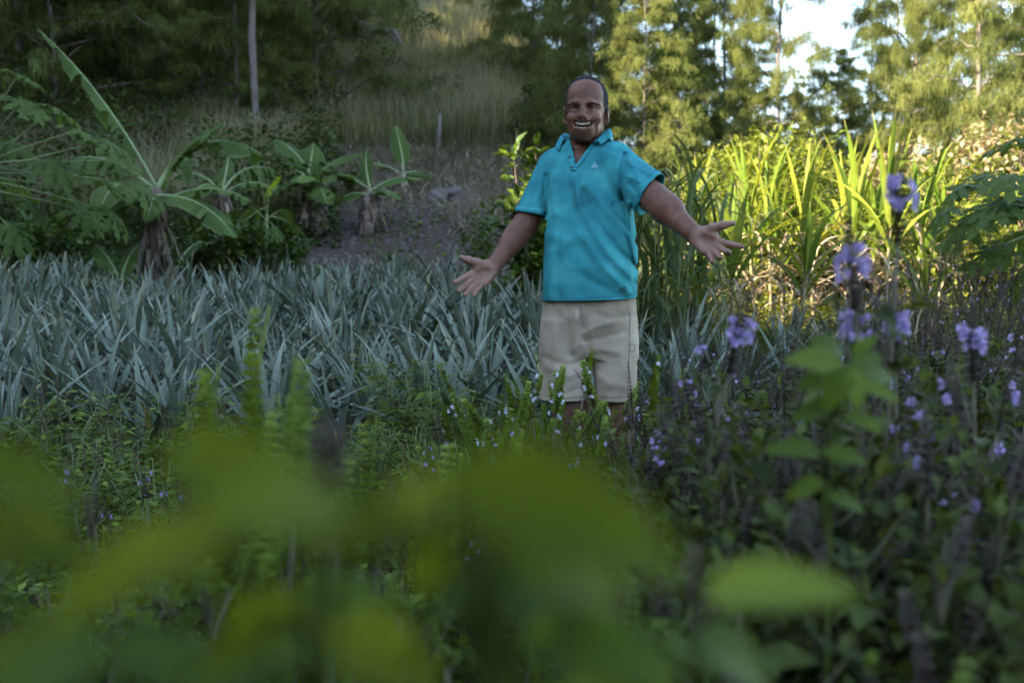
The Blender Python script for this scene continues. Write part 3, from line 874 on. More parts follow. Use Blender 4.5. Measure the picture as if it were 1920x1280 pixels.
def papaya(label, base, top, leaf_list, r=0.05):
    """leaf_list: world point of the blade's centre, its radius, tilt towards viewer, spin"""
    t = thing('papaya_plant', label, 'papaya plant', base, 0, 1, 'papaya plants')
    tl = Vector(top) - Vector(base)
    g = Geo()
    tube(g, [[0, 0, 0], [tl.x * .5, tl.y * .5, tl.z * .5], [tl.x, tl.y, tl.z]], [r * 1.2, r, r * .7], 8)
    obj('trunk', g.mesh('papaya_trunk', M_STALK), t)
    for i, (p, R, tilt, spin) in enumerate(leaf_list):
        c = Vector(p) - Vector(base)
        az = math.atan2(c.y - tl.y, c.x - tl.x)
        lf = obj('leaf', PAPBRIGHT if tilt < -.5 else PAPL[i % 3], t, c, (0, 0, 0), R)
        lf.rotation_euler = (Matrix.Rotation(az + spin, 3, 'Z') @ Matrix.Rotation(tilt, 3, 'Y') @ Matrix.Rotation(random.uniform(-.35, .35), 3, 'X')).to_euler()
        g = Geo()
        s0 = tl + Vector((0, 0, random.uniform(-0.12, 0.1)))
        mid = (s0 + c) / 2 + Vector((0, 0, 0.06))
        k = np.linspace(0, 1, 5)[:, None]
        P = np.array(s0) * (1 - k) ** 2 + 2 * k * (1 - k) * np.array(mid) + k ** 2 * np.array(c)
        tube(g, P, 0.009 * (1 - .4 * k[:, 0]), 5)
        obj('leaf_stalk', g.mesh('papaya_leaf_stalk', M_STALK), t)
    return t

def pts(lst, Yc, jit=0.25):
    return [(at(px, py, Yc + random.uniform(-jit, jit)), R, tl, random.uniform(-.3, .3)) for px, py, R, tl in lst]

papaya('papaya with many lobed leaves reaching in from the left edge', G0(-70, 8.6), at(-75, 330, 8.6),
       pts([(40, 190, .34, .5), (110, 205, .3, .4), (25, 265, .33, .3), (150, 245, .32, .35), (205, 265, .3, .5), (90, 300, .32, .4), (190, 335, .36, .5), (265, 350, .3, .6), (60, 380, .32, .6), (150, 395, .33, .7),
            (20, 340, .35, .4), (120, 355, .3, .5), (35, 140, .28, .2), (210, 400, .28, .8), (15, 425, .3, .7), (225, 300, .28, .4)], 8.6, 0.45))
papaya('papaya with dark lobed leaves reaching in from the right edge', G0(2010, 6.0), at(2020, 400, 6.0),
       pts([(1850, 330, .26, .3), (1905, 260, .24, .2), (1800, 350, .24, .4), (1880, 380, .28, .4), (1815, 420, .26, .5), (1910, 440, .27, .5), (1860, 470, .24, .6), (1900, 330, .25, .3), (1770, 395, .2, .5), (1925, 375, .26, .4), (1840, 395, .25, .4), (1905, 520, .22, .8)], 6.0, 0.35))
papaya('young papaya with one bright yellow green leaf beside the dark shrub', G0(502, 12.2), at(500, 400, 12.2),
       pts([(505, 355, .24, -1.0), (470, 390, .2, .5), (530, 395, .2, .5), (545, 420, .18, .7), (455, 420, .18, .7), (515, 430, .18, .8), (480, 300, .14, .2)], 12.2, 0.2), 0.02)

# ------------------------------------------------------------------ sugarcane and elephant grass
def arch_leaves(g, base, az, L, e0, curv, w, tw=0.0, K=9, fold=-0.25, r=None):
    """long arching blades in one Geo"""
    n = len(az)
    k = np.linspace(0, 1, K)
    e = e0[:, None] - curv[:, None] * k[None] ** 1.7
    st = L[:, None] / (K - 1)
    rad = np.concatenate([np.zeros((n, 1)), np.cumsum(np.cos(e[:, :-1]) * st, 1)], 1)
    z = np.concatenate([np.zeros((n, 1)), np.cumsum(np.sin(e[:, :-1]) * st, 1)], 1)
    out = np.stack([np.cos(az), np.sin(az), 0 * az], -1)
    P = base[:, None] + out[:, None] * rad[..., None]
    P[..., 2] += z
    S = np.stack([-np.sin(az + tw), np.cos(az + tw), 0 * az], -1)
    W = w[:, None] * np.clip(0.45 + 2.2 * k - 1.2 * k ** 2, 0, 1)[None] * (1 - k ** 2.2)[None] + 0.0006
    strips(g, P, W, S, fold, r)

def cane(label, px, Y, top_py, seed, lean=0.0, nleaf=13, sheath=26):
    rg = np.random.default_rng(seed)
    b = G0(px, Y)
    top = at(px, top_py, Y).z - b.z
    hs = max(0.35, top * 0.52)
    t = thing('sugarcane_plant', label, 'sugarcane', b, 0, 1, 'sugarcane stalks', (0, lean))
    k = np.linspace(0, 1, 15)
    bend = rg.normal(0, 0.06, 2)
    P = np.stack([bend[0] * k ** 2, bend[1] * k ** 2, k * hs], -1)
    g = Geo()
    tube(g, P, 0.017 * (1 - 0.3 * k) * np.where(np.arange(15) % 2, 1.12, 0.95), 8)
    obj('stalk', g.mesh('cane_stalk', M_CANESTEM), t)
    for i in range(nleaf):
        f = i / (nleaf - 1)
        z = hs * (0.72 + 0.28 * f)
        base = np.array([[np.interp(z / hs, k, P[:, 0]), np.interp(z / hs, k, P[:, 1]), z]])
        up_ = f > 0.55
        L = (top - z) * rg.uniform(0.85, 1.05) if up_ else rg.uniform(0.6, 1.0)
        g = Geo()
        arch_leaves(g, base, np.array([i * 2.6 + rg.normal(0, .5)]), np.array([L]), np.array([RAD(rg.uniform(74, 86) if up_ else rg.uniform(50, 72))]),
                    np.array([RAD(rg.uniform(8, 45) if up_ else rg.uniform(70, 150))]), np.array([rg.uniform(0.022, 0.040)]), rg.normal(0, .5), r=rg.random())
        obj('leaf', g.mesh('cane_leaf', M_CANE), t)
    n = sheath
    a = rg.uniform(0, 6.28, n)
    g = Geo()
    z0 = rg.uniform(0.3, 1.0, n) * hs
    base = np.stack([0.02 * np.cos(a), 0.02 * np.sin(a), z0], -1)
    arch_leaves(g, base, a, np.minimum(rg.uniform(0.25, 0.7, n), z0 + .1), RAD(1) * rg.uniform(-20, 60, n), RAD(1) * rg.uniform(60, 130, n), rg.uniform(0.008, 0.018, n), 0.4, 7, -0.5)
    obj('dry_sheaths', g.mesh('cane_dry_sheaths', M_SHEATH), t)

for i, a in enumerate([
    (1312, 7.3, 400, 'short yellowing sugarcane with dry base below the man\'s outstretched hand'),
    (1372, 7.8, 330, 'short sugarcane just right of the man\'s outstretched hand'),
    (1292, 8.8, 262, 'sugarcane in part shade behind the raised forearm'),
    (1352, 9.4, 275, 'sugarcane behind the wrist of the outstretched hand'),
    (1446, 9.9, 245, 'far sugarcane right of the first tall one'),
    (1560, 9.6, 240, 'far sugarcane between the lilac flower cluster and the tallest one'),
    (1418, 8.4, 225, 'upright sugarcane with wide pale leaves, first tall one right of the hand'),
    (1470, 9.2, 300, 'low sugarcane between the first two tall ones right of the hand'),
    (1500, 7.6, 350, 'sugarcane with brown split base left of the lilac flower cluster'),
    (1528, 8.6, 240, 'tall sugarcane with yellow leaf beside the lilac flower cluster'),
    (1585, 8.2, 215, 'tall sugarcane with bright dry sheaths behind the lilac flower cluster'),
    (1640, 9.6, 290, 'half hidden sugarcane left of the tallest one'),
    (1664, 8.0, 195, 'tallest sugarcane with broad dark upright leaves'),
    (1716, 8.4, 235, 'sugarcane leaning right beside the tallest one'),
    (1762, 8.8, 285, 'last sugarcane at right in front of the withered bush'),
    (1735, 7.2, 420, 'tangle of dry sugarcane at right with collapsed sheaths'),
]): cane(a[3], a[0], a[1], a[2], 300 + i, random.uniform(-.05, .06), 13 if i not in (0, 15) else 8, 26 if i != 15 else 50)

def grass_clump(label, px, Y, top_py, n, seed, spread=0.28):
    rg = np.random.default_rng(seed)
    b = G0(px, Y)
    top = at(px, top_py, Y).z - b.z
    t = thing('elephant_grass', label, 'grass clump', b, 0, 1, 'elephant grass clumps')
    a = rg.uniform(0, 6.28, n)
    rr = spread * np.sqrt(rg.random(n))
    z0 = rg.uniform(0.0, 0.62, n) * top
    base = np.stack([rr * np.cos(a) * 1.2, rr * np.sin(a), z0], -1)
    g = Geo()
    arch_leaves(g, base, rg.uniform(0, 6.28, n), np.minimum(rg.uniform(0.7, 1.25, n), (top - z0) * 1.35), RAD(1) * rg.uniform(64, 88, n), RAD(1) * rg.uniform(120, 230, n), rg.uniform(0.010, 0.020, n), 0.3, 13)
    obj('leaves', g.mesh('elephant_grass_leaves', M_NAPIER), t)
    g = Geo()
    for i in range(0, n, 16):
        tube(g, [[base[i, 0], base[i, 1], 0], [base[i, 0] * 1.1, base[i, 1] * 1.1, top * .35], [base[i, 0] * 1.25, base[i, 1] * 1.25, top * .66]], [.007, .006, .004], 5)
    obj('stems', g.mesh('elephant_grass_stems', M_STALK), t)

grass_clump('drooping elephant grass clump close behind the man\'s right hand sleeve in the picture', 1205, 6.6, 236, 100, 71)
grass_clump('elephant grass clump between the teal shirt and the short yellow cane', 1265, 7.2, 232, 110, 72)
grass_clump('low elephant grass clump behind the raised forearm', 1335, 8.6, 300, 70, 73)

# ------------------------------------------------------------------ shrubs and hedge
def bush_meshes(seed, rx, ry, rz, n, size, mat, kind='far', lump=6, shell=0.6, twig=40):
    rg = np.random.default_rng(seed)
    c = rg.normal(0, 1, (lump, 3)) * [rx * .55, ry * .55, rz * .25] + [0, 0, rz * .55]
    rad = rg.uniform(0.45, 0.75, lump)
    i = rg.integers(0, lump, n)
    d = unit(rg.normal(0, 1, (n, 3)))
    q = rg.uniform(shell, 1.0, n) * rad[i]
    P = c[i] + d * q[:, None] * [rx, ry, rz * .75]
    P[:, 2] = np.abs(P[:, 2])
    g = Geo()
    dd = d * [1, 1, .5] + rg.normal(0, .8, (n, 3)) - [0, 0, .2]
    leaves(g, P, dd, np.stack([rg.normal(0, .5, n), rg.normal(0, .5, n), np.ones(n)], -1) + d * .6, rg.uniform(.6, 1.3, n) * size, rg.uniform(.4, .8, n) * size, kind)
    w = Geo()
    for j in range(twig):
        e = P[rg.integers(0, n)]
        m = e * [.4, .4, .5] + rg.normal(0, .08, 3)
        tube(w, [e * [.1, .1, 0], m, e], [.018, .01, .003], 4)
    return g.mesh('bush_leaves', mat), w.mesh('bush_branches', M_TWIG)

def bush(name, label, category, px, Y, meshes, scale, rz=0.0, group=None, dz=0.0):
    b = G0(px, Y)
    b.z += dz
    t = thing(name, label, category, b, rz, scale, group)
    obj('foliage', meshes[0], t)
    obj('branches', meshes[1], t)

VB = [bush_meshes(81, 1.3, 1.0, 1.5, 6500, 0.085, M_VINE), bush_meshes(82, 1.2, 0.9, 1.3, 6000, 0.08, M_VINE, lump=8)]
DB = bush_meshes(83, 1.25, 1.0, 1.7, 6000, 0.085, M_DRYLEAF, lump=7, twig=70)
hg = 'leafy hedge bushes behind the cane'
for a in [(1330, 11.2, 0, (1, 1, .95), 0.4, 'sunlit leafy hedge bush behind the outstretched hand'), (1425, 11.8, 1, (1, 1, 1.15), 1.3, 'sunlit leafy hedge bush behind the first tall cane'),
          (1520, 11.4, 0, (1, 1, 1.05), 2.2, 'sunlit leafy hedge bush behind the lilac flower cluster'), (1615, 12.0, 1, (1, 1, 1.2), 3.3, 'leafy hedge bush left of the withered bush'),
          (1720, 10.9, 0, (1, .9, .85), 4.1, 'low leafy hedge bush under the withered bush'), (1830, 10.4, 1, (1, .9, .8), 5.0, 'low leafy hedge bush behind the right papaya'), (1925, 12, 0, (1, 1, 1.1), 0.9, 'green leafy bush at the right edge above the papaya')]:
    bush('hedge_bush', a[5], 'bush', a[0], a[1], VB[a[2]], a[3], a[4], hg)
bush('withered_bush', 'large bush covered in withered cream coloured leaves at right', 'bush', 1760, 12.6, DB, (1.0, 1, 1.05), 0.5)
bush('withered_bush', 'small mound of withered leaves left of the large withered bush', 'bush', 1640, 13.2, DB, (.8, .8, .85), 2.5)

def sapling(label, px, Y, h, seed, L=0.07, nst=5, spread=0.25, kind='lance', mat=None, name='citrus_sapling', category='sapling', group=None, dens=26):
    rg = np.random.default_rng(seed)
    t = thing(name, label, category, G0(px, Y), 0, 1, group)
    s, g = Geo(), Geo()
    for i in range(nst):
        a = rg.uniform(0, 6.28)
        hh = h * rg.uniform(0.55, 1.0) if i else h
        sp = spread * rg.uniform(0.3, 1) if i else 0.05
        k = np.linspace(0, 1, 7)
        P = np.stack([math.cos(a) * sp * k ** .8, math.sin(a) * sp * k ** .8, hh * k], -1) + rg.normal(0, .012, (7, 3)) * k[:, None]
        tube(s, P, 0.012 * (1 - .75 * k), 5)
        n = dens
        kk = rg.uniform(0.2, 1, n)
        Q = np.stack([np.interp(kk, k, P[:, j]) for j in range(3)], -1)
        b = rg.uniform(0, 6.28, n)
        tw = np.stack([np.cos(b), np.sin(b), rg.uniform(-.1, .9, n)], -1)
        Q = Q + tw * (rg.random(n) * 0.09)[:, None]
        for rep in range(3):
            leaves(g, Q + rg.normal(0, .025, Q.shape), tw + rg.normal(0, .5, tw.shape), np.stack([rg.normal(0, .4, n), rg.normal(0, .4, n), np.ones(n)], -1), rg.uniform(.7, 1.3, n) * L, rg.uniform(.38, .55, n) * L, kind)
    obj('stem', s.mesh('sapling_stem', M_TWIG), t)
    obj('foliage', g.mesh('sapling_leaves', mat or M_SHRUB), t)

sapling('citrus sapling with upright leafy shoots left of the teal shirt', 905, 11.5, 1.15, 91, 0.075, 9, 0.42, dens=34)
sapling('small dark sapling at the near edge of the bare soil', 742, 12.3, 0.5, 92, 0.07, 5, 0.2)
sapling('low citrus shoot beside the man\'s lowered hand', 930, 9.8, 0.55, 93, 0.06, 7, 0.3)
sapling('coffee shrub with large glossy leaves beside the man\'s collar', 1005, 9.6, 1.75, 94, 0.14, 11, 0.36, 'ovate', None, 'coffee_shrub', 'shrub', dens=34)
sapling('fern-like dark shrub at the left edge behind the pineapples', 60, 12.9, .8, 99, 0.12, 12, 0.6, 'lance', None, 'garden_shrub', 'shrub', dens=30)
sapling('dark broad shrub between the tall banana and the bare soil', 440, 12.4, 1.0, 95, 0.12, 12, 0.55, 'lance', None, 'garden_shrub', 'shrub', dens=34)
sapling('low dark shrub right of the tall banana trunk', 375, 12.6, 0.75, 96, 0.11, 10, 0.5, 'lance', None, 'garden_shrub', 'shrub', dens=30)
sapling('dark shrub below the bright papaya leaf', 520, 12.3, 0.75, 97, 0.11, 9, 0.4, 'lance', None, 'garden_shrub', 'shrub', dens=28)
sapling('tuft of dark weeds on the straw behind the young banana', 655, 16.6, 0.6, 98, 0.09, 7, 0.35, 'lance', None, 'garden_shrub', 'shrub', dens=18)

# pandanus: dark drooping straps in front of the casuarinas
t = thing('pandanus_plant', 'dark pandanus with hanging strap leaves between the dark and the sunlit casuarinas', 'pandanus', G0(1262, 19), 0, 1)
g, s = Geo(), Geo()
tube(s, [[0, 0, 0], [.1, 0, 1.5], [0, 0, 3.3]], [.12, .1, .08], 7)
for c in ([0, 0, 3.4], [-.35, -.2, 2.7], [.4, 0, 2.5], [.1, -.3, 1.9], [-.2, .2, 3.7]):
    n = 70
    arch_leaves(g, np.tile(np.array(c, float), (n, 1)) + rng.normal(0, .05, (n, 3)), rng.uniform(0, 6.28, n), rng.uniform(.7, 1.2, n), RAD(1) * rng.uniform(10, 80, n), RAD(1) * rng.uniform(70, 150, n), rng.uniform(.012, .022, n), 0.2, 7)
obj('trunk', s.mesh('pandanus_trunk', M_BARK), t)
obj('leaves', g.mesh('pandanus_leaves', M_SHRUB), t)

# stakes, stump, stones
def lump_stone(name, label, category, loc, s, mat, seed):
    bm = bmesh.new()
    bmesh.ops.create_icosphere(bm, subdivisions=3, radius=1)
    rg = np.random.default_rng(seed)
    ph = rg.uniform(0, 6, 9)
    for v in bm.verts:
        c = v.co
        v.co *= 1 + 0.16 * math.sin(c.x * 3 + ph[0]) * math.sin(c.y * 2.6 + ph[1]) + 0.1 * math.sin(c.z * 5 + ph[2] + c.x * 4) + 0.05 * math.sin(c.y * 9 + ph[3])
    me = bpy.data.meshes.new(name)
    bm.to_mesh(me); bm.free()
    me.materials.append(mat)
    return obj(name, me, None, loc, (0, 0, rg.uniform(0, 6)), s, label=label, category=category)

p = G0(822, 16.2); lump_stone('stone', 'dark pointed stone on the straw left of the citrus sapling', 'stone', p + Vector((0, 0, .05)), (.16, .13, .17), M_ROCK, 1)
p = G0(853, 16.6); lump_stone('stone', 'flat dark stone beside the pointed one', 'stone', p + Vector((0, 0, .02)), (.22, .15, .11), M_ROCK, 2)
g = Geo(); tube(g, [[0, 0, -.1], [.02, 0, .35], [.035, .02, .72]], [.045, .042, .032], 8)
obj('tree_stump', g.mesh('tree_stump', M_WOOD), None, G0(824, 20.3), None, None, label='short pale broken post at the foot of the grassy slope', category='stump')
g = Geo(); tube(g, [[-.5, 0, .25], [-.2, 0, .35], [.1, .05, .3], [.4, .05, .1]], [.17, .2, .17, .1], 9)
for a in range(5): tube(g, [[.1, 0, .3], [.25 + .1 * a, -.1 * a + .1, .25], [.45 + .1 * a, -.25 * a + .3, -.1]], [.08, .06, .03], 5)
obj('uprooted_stump', g.mesh('uprooted_stump', M_WOOD), None, G0(690, 30) + Vector((0, 0, .5)), None, 1.4, label='grey uprooted stump high on the grassy slope', category='stump')

# low dark bushes breaking up the grass of the slope
SB_ = bush_meshes(84, .8, .7, .8, 1800, 0.09, M_UNDER, lump=5, twig=25)
for px, Y, sc, lab in [(700, 27, 1.1, 'dark low bush on the grassy slope below the uprooted stump'), (860, 24, .9, 'dark low bush at the right foot of the grassy slope'), (620, 22.5, 1.0, 'dark low bush at the left foot of the grassy slope'),
                       (960, 21.5, 1.1, 'dark low bush behind the citrus sapling'), (790, 33, 1.3, 'dark bush high on the grassy slope'), (540, 19, 1.0, 'dark low bush behind the compact banana plant')]:
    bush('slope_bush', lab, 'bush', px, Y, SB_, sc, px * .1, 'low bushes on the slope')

# ------------------------------------------------------------------ basil, weeds and the plant close to the lens
def spike_geo(rg, L, r, flowers, gap=0.012, cluster=False):
    """a flower spike: whorls of small bracts along +z, with petals on some whorls"""
    g, f = Geo(), Geo()
    n = max(6, int(L / gap))
    tube(g, [[0, 0, 0], [rg.normal(0, .004), rg.normal(0, .004), L * .5], [rg.normal(0, .01), rg.normal(0, .01), L]], [.0022, .0018, .001], 4, r=0.3)
    P, D, S = [], [], []
    for i in range(n):
        q = i / n
        m = 7 if gap > .01 else 9
        rr = r * (1 - 0.55 * q ** 2) * rg.uniform(0.85, 1.15)
        for j in range(m):
            a = j / m * 6.28 + i * 0.5 + rg.normal(0, .1)
            P.append((0.002 * math.cos(a), 0.002 * math.sin(a), q * L + rg.normal(0, .001)))
            D.append((math.cos(a), math.sin(a), rg.uniform(-.1, .5) if gap > .01 else rg.uniform(.05, .8)))
            S.append(rr)
    P, D, S = np.array(P), np.array(D), np.array(S)
    leaves(g, P, D, np.tile([0, 0, 1.0], (len(P), 1)), S, S * (0.75 if gap > .01 else .85), 'round', 0.2 + 0.8 * np.clip(P[:, 2] / L, 0, 1) * rg.random(len(P)))
    if flowers:
        P, D = [], []
        for i in range(flowers):
            z = L * (rg.uniform(0.15, 0.8) if not cluster else rg.uniform(.32, .62))
            a = rg.uniform(0, 6.28)
            o = np.array([math.cos(a), math.sin(a), 0.1])
            c = np.array([0, 0, z]) + o * r * (rg.uniform(.7, 1.5) if cluster else .75)
            for q in range(5):
                b = q / 5 * 6.28
                u = np.cross(o, [0, 0, 1.0])
                P.append(c)
                D.append(o * 0.55 + u * math.cos(b) * .8 + np.array([0, 0, 1.0]) * math.sin(b) * .8)
        P, D = np.array(P), np.array(D)
        n = len(P)
        leaves(f, P, D, rg.normal(0, 1, (n, 3)), rg.uniform(.008, .012, n) * (.8 if cluster else 1), rg.uniform(.006, .009, n) * (.8 if cluster else 1), 'round')
    return g, f

def basil_kind(seed, h, nst, leafmat, bract, petal, spikeL, spikeR, flowers, leafL=0.05, spread=0.2, npair=9, bushy=.6, hero=False, gap=.012):
    """one basil plant: meshes of stems, foliage and a list of (matrix, spike mesh, petal mesh)"""
    rg = np.random.default_rng(seed)
    st, fo, sp = Geo(), Geo(), []
    for i in range(nst):
        a = i / nst * 6.28 + rg.normal(0, .4)
        hh = h * (rg.uniform(0.60, 0.80) if hero else rg.uniform(0.72, 1.0))
        if hero and i == 0: hh = h
        s = 0.01 if hero and i == 0 else spread * rg.uniform(.4, 1.1)
        k = np.linspace(0, 1, 8)
        P = np.stack([math.cos(a) * s * k ** 1.2, math.sin(a) * s * k ** 1.2, k * hh], -1) + rg.normal(0, .01, (8, 3)) * k[:, None]
        tube(st, P, .0045 * (1 - .6 * k) + .0008, 5)
        top = P[-1]
        d = unit(P[-1] - P[-2])
        for m in range(npair):
            q = 0.18 + 0.8 * m / npair
            c = np.array([np.interp(q, k, P[:, j]) for j in range(3)])
            b = m * 1.57 + rg.normal(0, .25)
            for sg in (0, math.pi):
                o = np.array([[math.cos(b + sg), math.sin(b + sg), rg.uniform(-.25, .45)]])
                L = leafL * rg.uniform(.6, 1.25) * (1.15 - .55 * q)
                leaves(fo, c[None] + o * .012, o, np.array([[0, 0, 1.0]]) + rg.normal(0, .25, (1, 3)), np.array([L]), np.array([L * .55]), 'ovate')
                if (m % 3 == 1 or bushy > .6) and rg.random() < bushy:
                    # side shoot carrying smaller leaves
                    e = c + o[0] * rg.uniform(.05, .1) + [0, 0, .07]
                    tube(st, [c, (c + e) / 2 + [0, 0, -.008], e], [.002, .0015, .001], 4)
                    for w in range(5):
                        oo = np.array([rg.normal(0, 1, 3) + [0, 0, .3]])
                        leaves(fo, e[None] - o * .02 * w * .3, oo, np.array([[0, 0, 1.0]]), np.array([L * .6]), np.array([L * .35]), 'ovate')
        g, f = spike_geo(rg, spikeL * rg.uniform(.65, 1.1), spikeR, flowers if rg.random() > .5 else 0, gap) if not (hero and i == 0) else spike_geo(rg, .13, .012, 24, .008, cluster=True)
        M = Matrix.Translation(Vector(top)) @ Vector((0, 0, 1)).rotation_difference(Vector(d)).to_matrix().to_4x4()
        sp.append((M, g, f))
        if rg.random() > .45:   # a second, smaller spike on a side shoot
            g2, f2 = spike_geo(rg, spikeL * .55, spikeR * .85, flowers // 4, gap)
            c = P[5]
            o = np.array([rg.normal(0, .5), rg.normal(0, .5), 1.0])
            e = c + unit(o) * .1
            tube(st, [c, c + (e - c) * .5, e], [.0022, .0018, .0012], 4)
            sp.append((Matrix.Translation(Vector(e)) @ Vector((0, 0, 1)).rotation_difference(Vector(o)).to_matrix().to_4x4(), g2, f2))
    spm = []
    for M, g, f in sp:
        spm.append((M, g.mesh('basil_spike', bract), f.mesh('basil_petals', petal) if f.n else None))
    allg, allf = Geo(), Geo()
    for M, g, f in sp:
        allg.merge(g, M)
        allf.merge(f, M)
    return dict(stem=st.mesh('basil_stems', M_STEMB), fol=fo.mesh('basil_foliage', leafmat), spikes=spm, far=allg.mesh('basil_spikes', bract), farp=allf.mesh('basil_petals', petal) if allf.n else None)

BP = [basil_kind(500 + i, 0.80, 6, M_BASILP, M_CALYXP, M_PETALP, 0.17, 0.013, 2, 0.060, 0.20) for i in range(4)]
BG = [basil_kind(520 + i, 0.62, 6, M_BASIL, M_CALYXG, M_PETALW, 0.15, 0.0145, 3, 0.05, 0.16, gap=.0085) for i in range(3)]
BN = [basil_kind(530 + i, 0.62, 3, M_BASIL, M_CALYXG, M_PETALW, 0.15, 0.0135, 0, 0.05, 0.045, gap=.0085) for i in range(3)]
BD = [basil_kind(540 + i, 0.85, 7, M_BASILP, M_CALYXP, M_PETALP, 0.24, 0.010, 1, 0.045, 0.17) for i in range(3)]

BB = [basil_kind(560 + i, 0.80, 11, M_BASILP, M_CALYXP, M_PETALP, 0.075, 0.009, 0, 0.085, 0.25, 14, .85) for i in range(4)]
BE = [basil_kind(580 + i, 0.80, 9, M_BASIL, M_CALYXG, M_PETALW, 0.06, 0.009, 0, 0.075, 0.24, 13, .8) for i in range(3)]

def basil(kinds, i, loc, rz, scale, label, group, near):
    k = kinds[i % len(kinds)]
    t = thing('basil_plant', label, 'basil plant', loc, rz, scale, group)
    obj('stem', k['stem'], t)
    obj('foliage', k['fol'], t)
    if near:
        for M, g, f in k['spikes']:
            o = obj('flower_spike', g, t)
            o.matrix_local = M
            if f: obj('petals', f, o)
    else:
        o = obj('flower_spikes', k['far'], t)
        if k['farp']: obj('petals', k['farp'], o)

def place_basil(kinds, lst, label, group, near=True):
    """lst: column px, distance, row py of the plant's top"""
    for i, (px, Y, top) in enumerate(lst):
        b = G0(px, Y)
        h = at(px, top, Y).z - b.z
        kh = 0.86 if kinds in (BP, BB, BE) else (0.70 if kinds in (BG, BN) else 0.97)
        basil(kinds, i, b, random.uniform(0, 6.28), max(0.3, h / kh), label, group, near)

# green basil in front of the man's legs
place_basil(BG, [(935, 3.15, 690), (985, 3.05, 700), (1025, 3.1, 700), (1110, 3.25, 705), (1150, 3.15, 690), (1000, 2.8, 760), (905, 2.9, 760), (1195, 3.3, 700), (1135, 2.75, 800), (950, 2.6, 830), (880, 3.1, 790)],
            'bright green flowering basil growing in front of the man\'s legs', 'green basil before the man')
place_basil(BN, [(465, 1.35, 600), (415, 1.3, 680), (590, 1.3, 690), (775, 1.4, 710), (500, 1.2, 760)],
            'blurred green basil with pale upright spikes left of centre near the camera', 'blurred green basil')
# purple basil, near and far
for i, (px, py, Y, lab) in enumerate([(1600, 505, 1.25, 'blurred lilac flower spike below the dry cane sheaths'), (1345, 640, 1.5, 'blurred lilac flower spike right of the khaki shorts'), (1590, 630, 1.4, 'blurred lilac flower spike above the broad pale basil leaves'),
        (1692, 630, 1.45, 'blurred lilac flower spike right of the broad pale basil leaves'), (1828, 655, 1.5, 'blurred lilac flower spike nearest the right edge'), (1688, 385, 1.3, 'tallest blurred lilac flower spike in front of the tallest cane')]):
    b = G0(px, Y)
    h = at(px, py + 60, Y).z - b.z
    k = basil_kind(900 + i, h, 5, M_BASILP, M_CALYXP, M_PETALP, .12, .011, 2, .06, .16, 11, .7, True)
    t = thing('basil_plant', lab, 'basil plant', b, random.uniform(0, 6), 1, 'lilac flower spikes close to the camera')
    obj('stem', k['stem'], t)
    obj('foliage', k['fol'], t)
    for M, g, f in k['spikes']:
        o = obj('flower_spike', g, t)
        o.matrix_local = M
        if f: obj('petals', f, o)
place_basil(BP, [(1560, 1.7, 640), (1450, 1.6, 700), (1760, 1.7, 720), (1900, 1.5, 700), (1400, 1.9, 720), (1520, 2.0, 730), (1640, 1.9, 740), (1800, 2.1, 700),
                 (1300, 2.2, 760), (1420, 2.4, 710), (1550, 2.5, 700), (1700, 2.5, 680), (1860, 2.4, 660), (1250, 2.5, 800), (1340, 2.8, 740), (1480, 2.9, 700), (1620, 2.9, 690)],
            'dark basil plant with scattered lilac flowers in the right foreground', 'lilac basil in the right foreground')
place_basil(BB, [(1380, 1.25, 830), (1500, 1.35, 770), (1620, 1.2, 800), (1740, 1.35, 750), (1850, 1.2, 780), (1460, 1.0, 1000), (1580, .95, 1020), (1700, 1.0, 980), (1820, .95, 1000), (1920, 1.1, 900), (1330, 1.5, 810), (1660, 1.6, 720), (1900, 1.7, 690), (1540, 1.75, 720), (1790, 1.9, 680), (1440, 1.9, 740), (1280, 2.1, 760), (1370, 2.2, 690), (1580, 2.2, 660), (1700, 2.3, 640), (1840, 2.2, 620), (1930, 2.4, 600), (1480, 2.6, 660), (1640, 2.9, 620)],
            'dense dark leafy basil bush low in the right foreground', 'leafy basil bushes at lower right')
place_basil(BE, [(60, .95, 1090), (220, .85, 1130), (390, .95, 1100), (540, .8, 1160), (700, .95, 1120), (860, .9, 1130), (1010, .85, 1130), (1150, .95, 1090), (1290, .85, 1090), (-40, 1.2, 1010), (330, 1.3, 1030), (640, 1.35, 1050), (940, 1.3, 1040), (1200, 1.3, 1000), (150, 1.5, 980), (500, 1.6, 990), (800, 1.6, 1000), (1080, 1.6, 960)],
            'leafy green basil bush along the bottom of the picture', 'leafy basil bushes along the bottom')
rr = []
for Y in np.arange(3.0, 7.0, 0.36):
    for px in np.arange(1250 + (Y - 3) * 90, 2000, 0.36 / Y * FPX):
        if rng.random() < 0.9: rr.append((px + rng.normal(0, 25), Y + rng.normal(0, .08), 700 - (Y - 3) * 45 + rng.normal(0, 22) - 80 * min(1, max(0, (px - 1600) / 150))))
place_basil(BD, rr, 'dark seeding basil plant in the bed at right below the cane', 'seeding basil bed', False)
place_basil(BP, [(850, 2.7, 800), (735, 2.5, 850), (305, 2.3, 900), (245, 2.2, 910), (380, 2.4, 900), (760, 1.9, 1010), (1130, 2.0, 780), (1190, 2.1, 800)],
            'small dark basil plant with few lilac flowers among the low weeds', 'small dark basil among weeds')

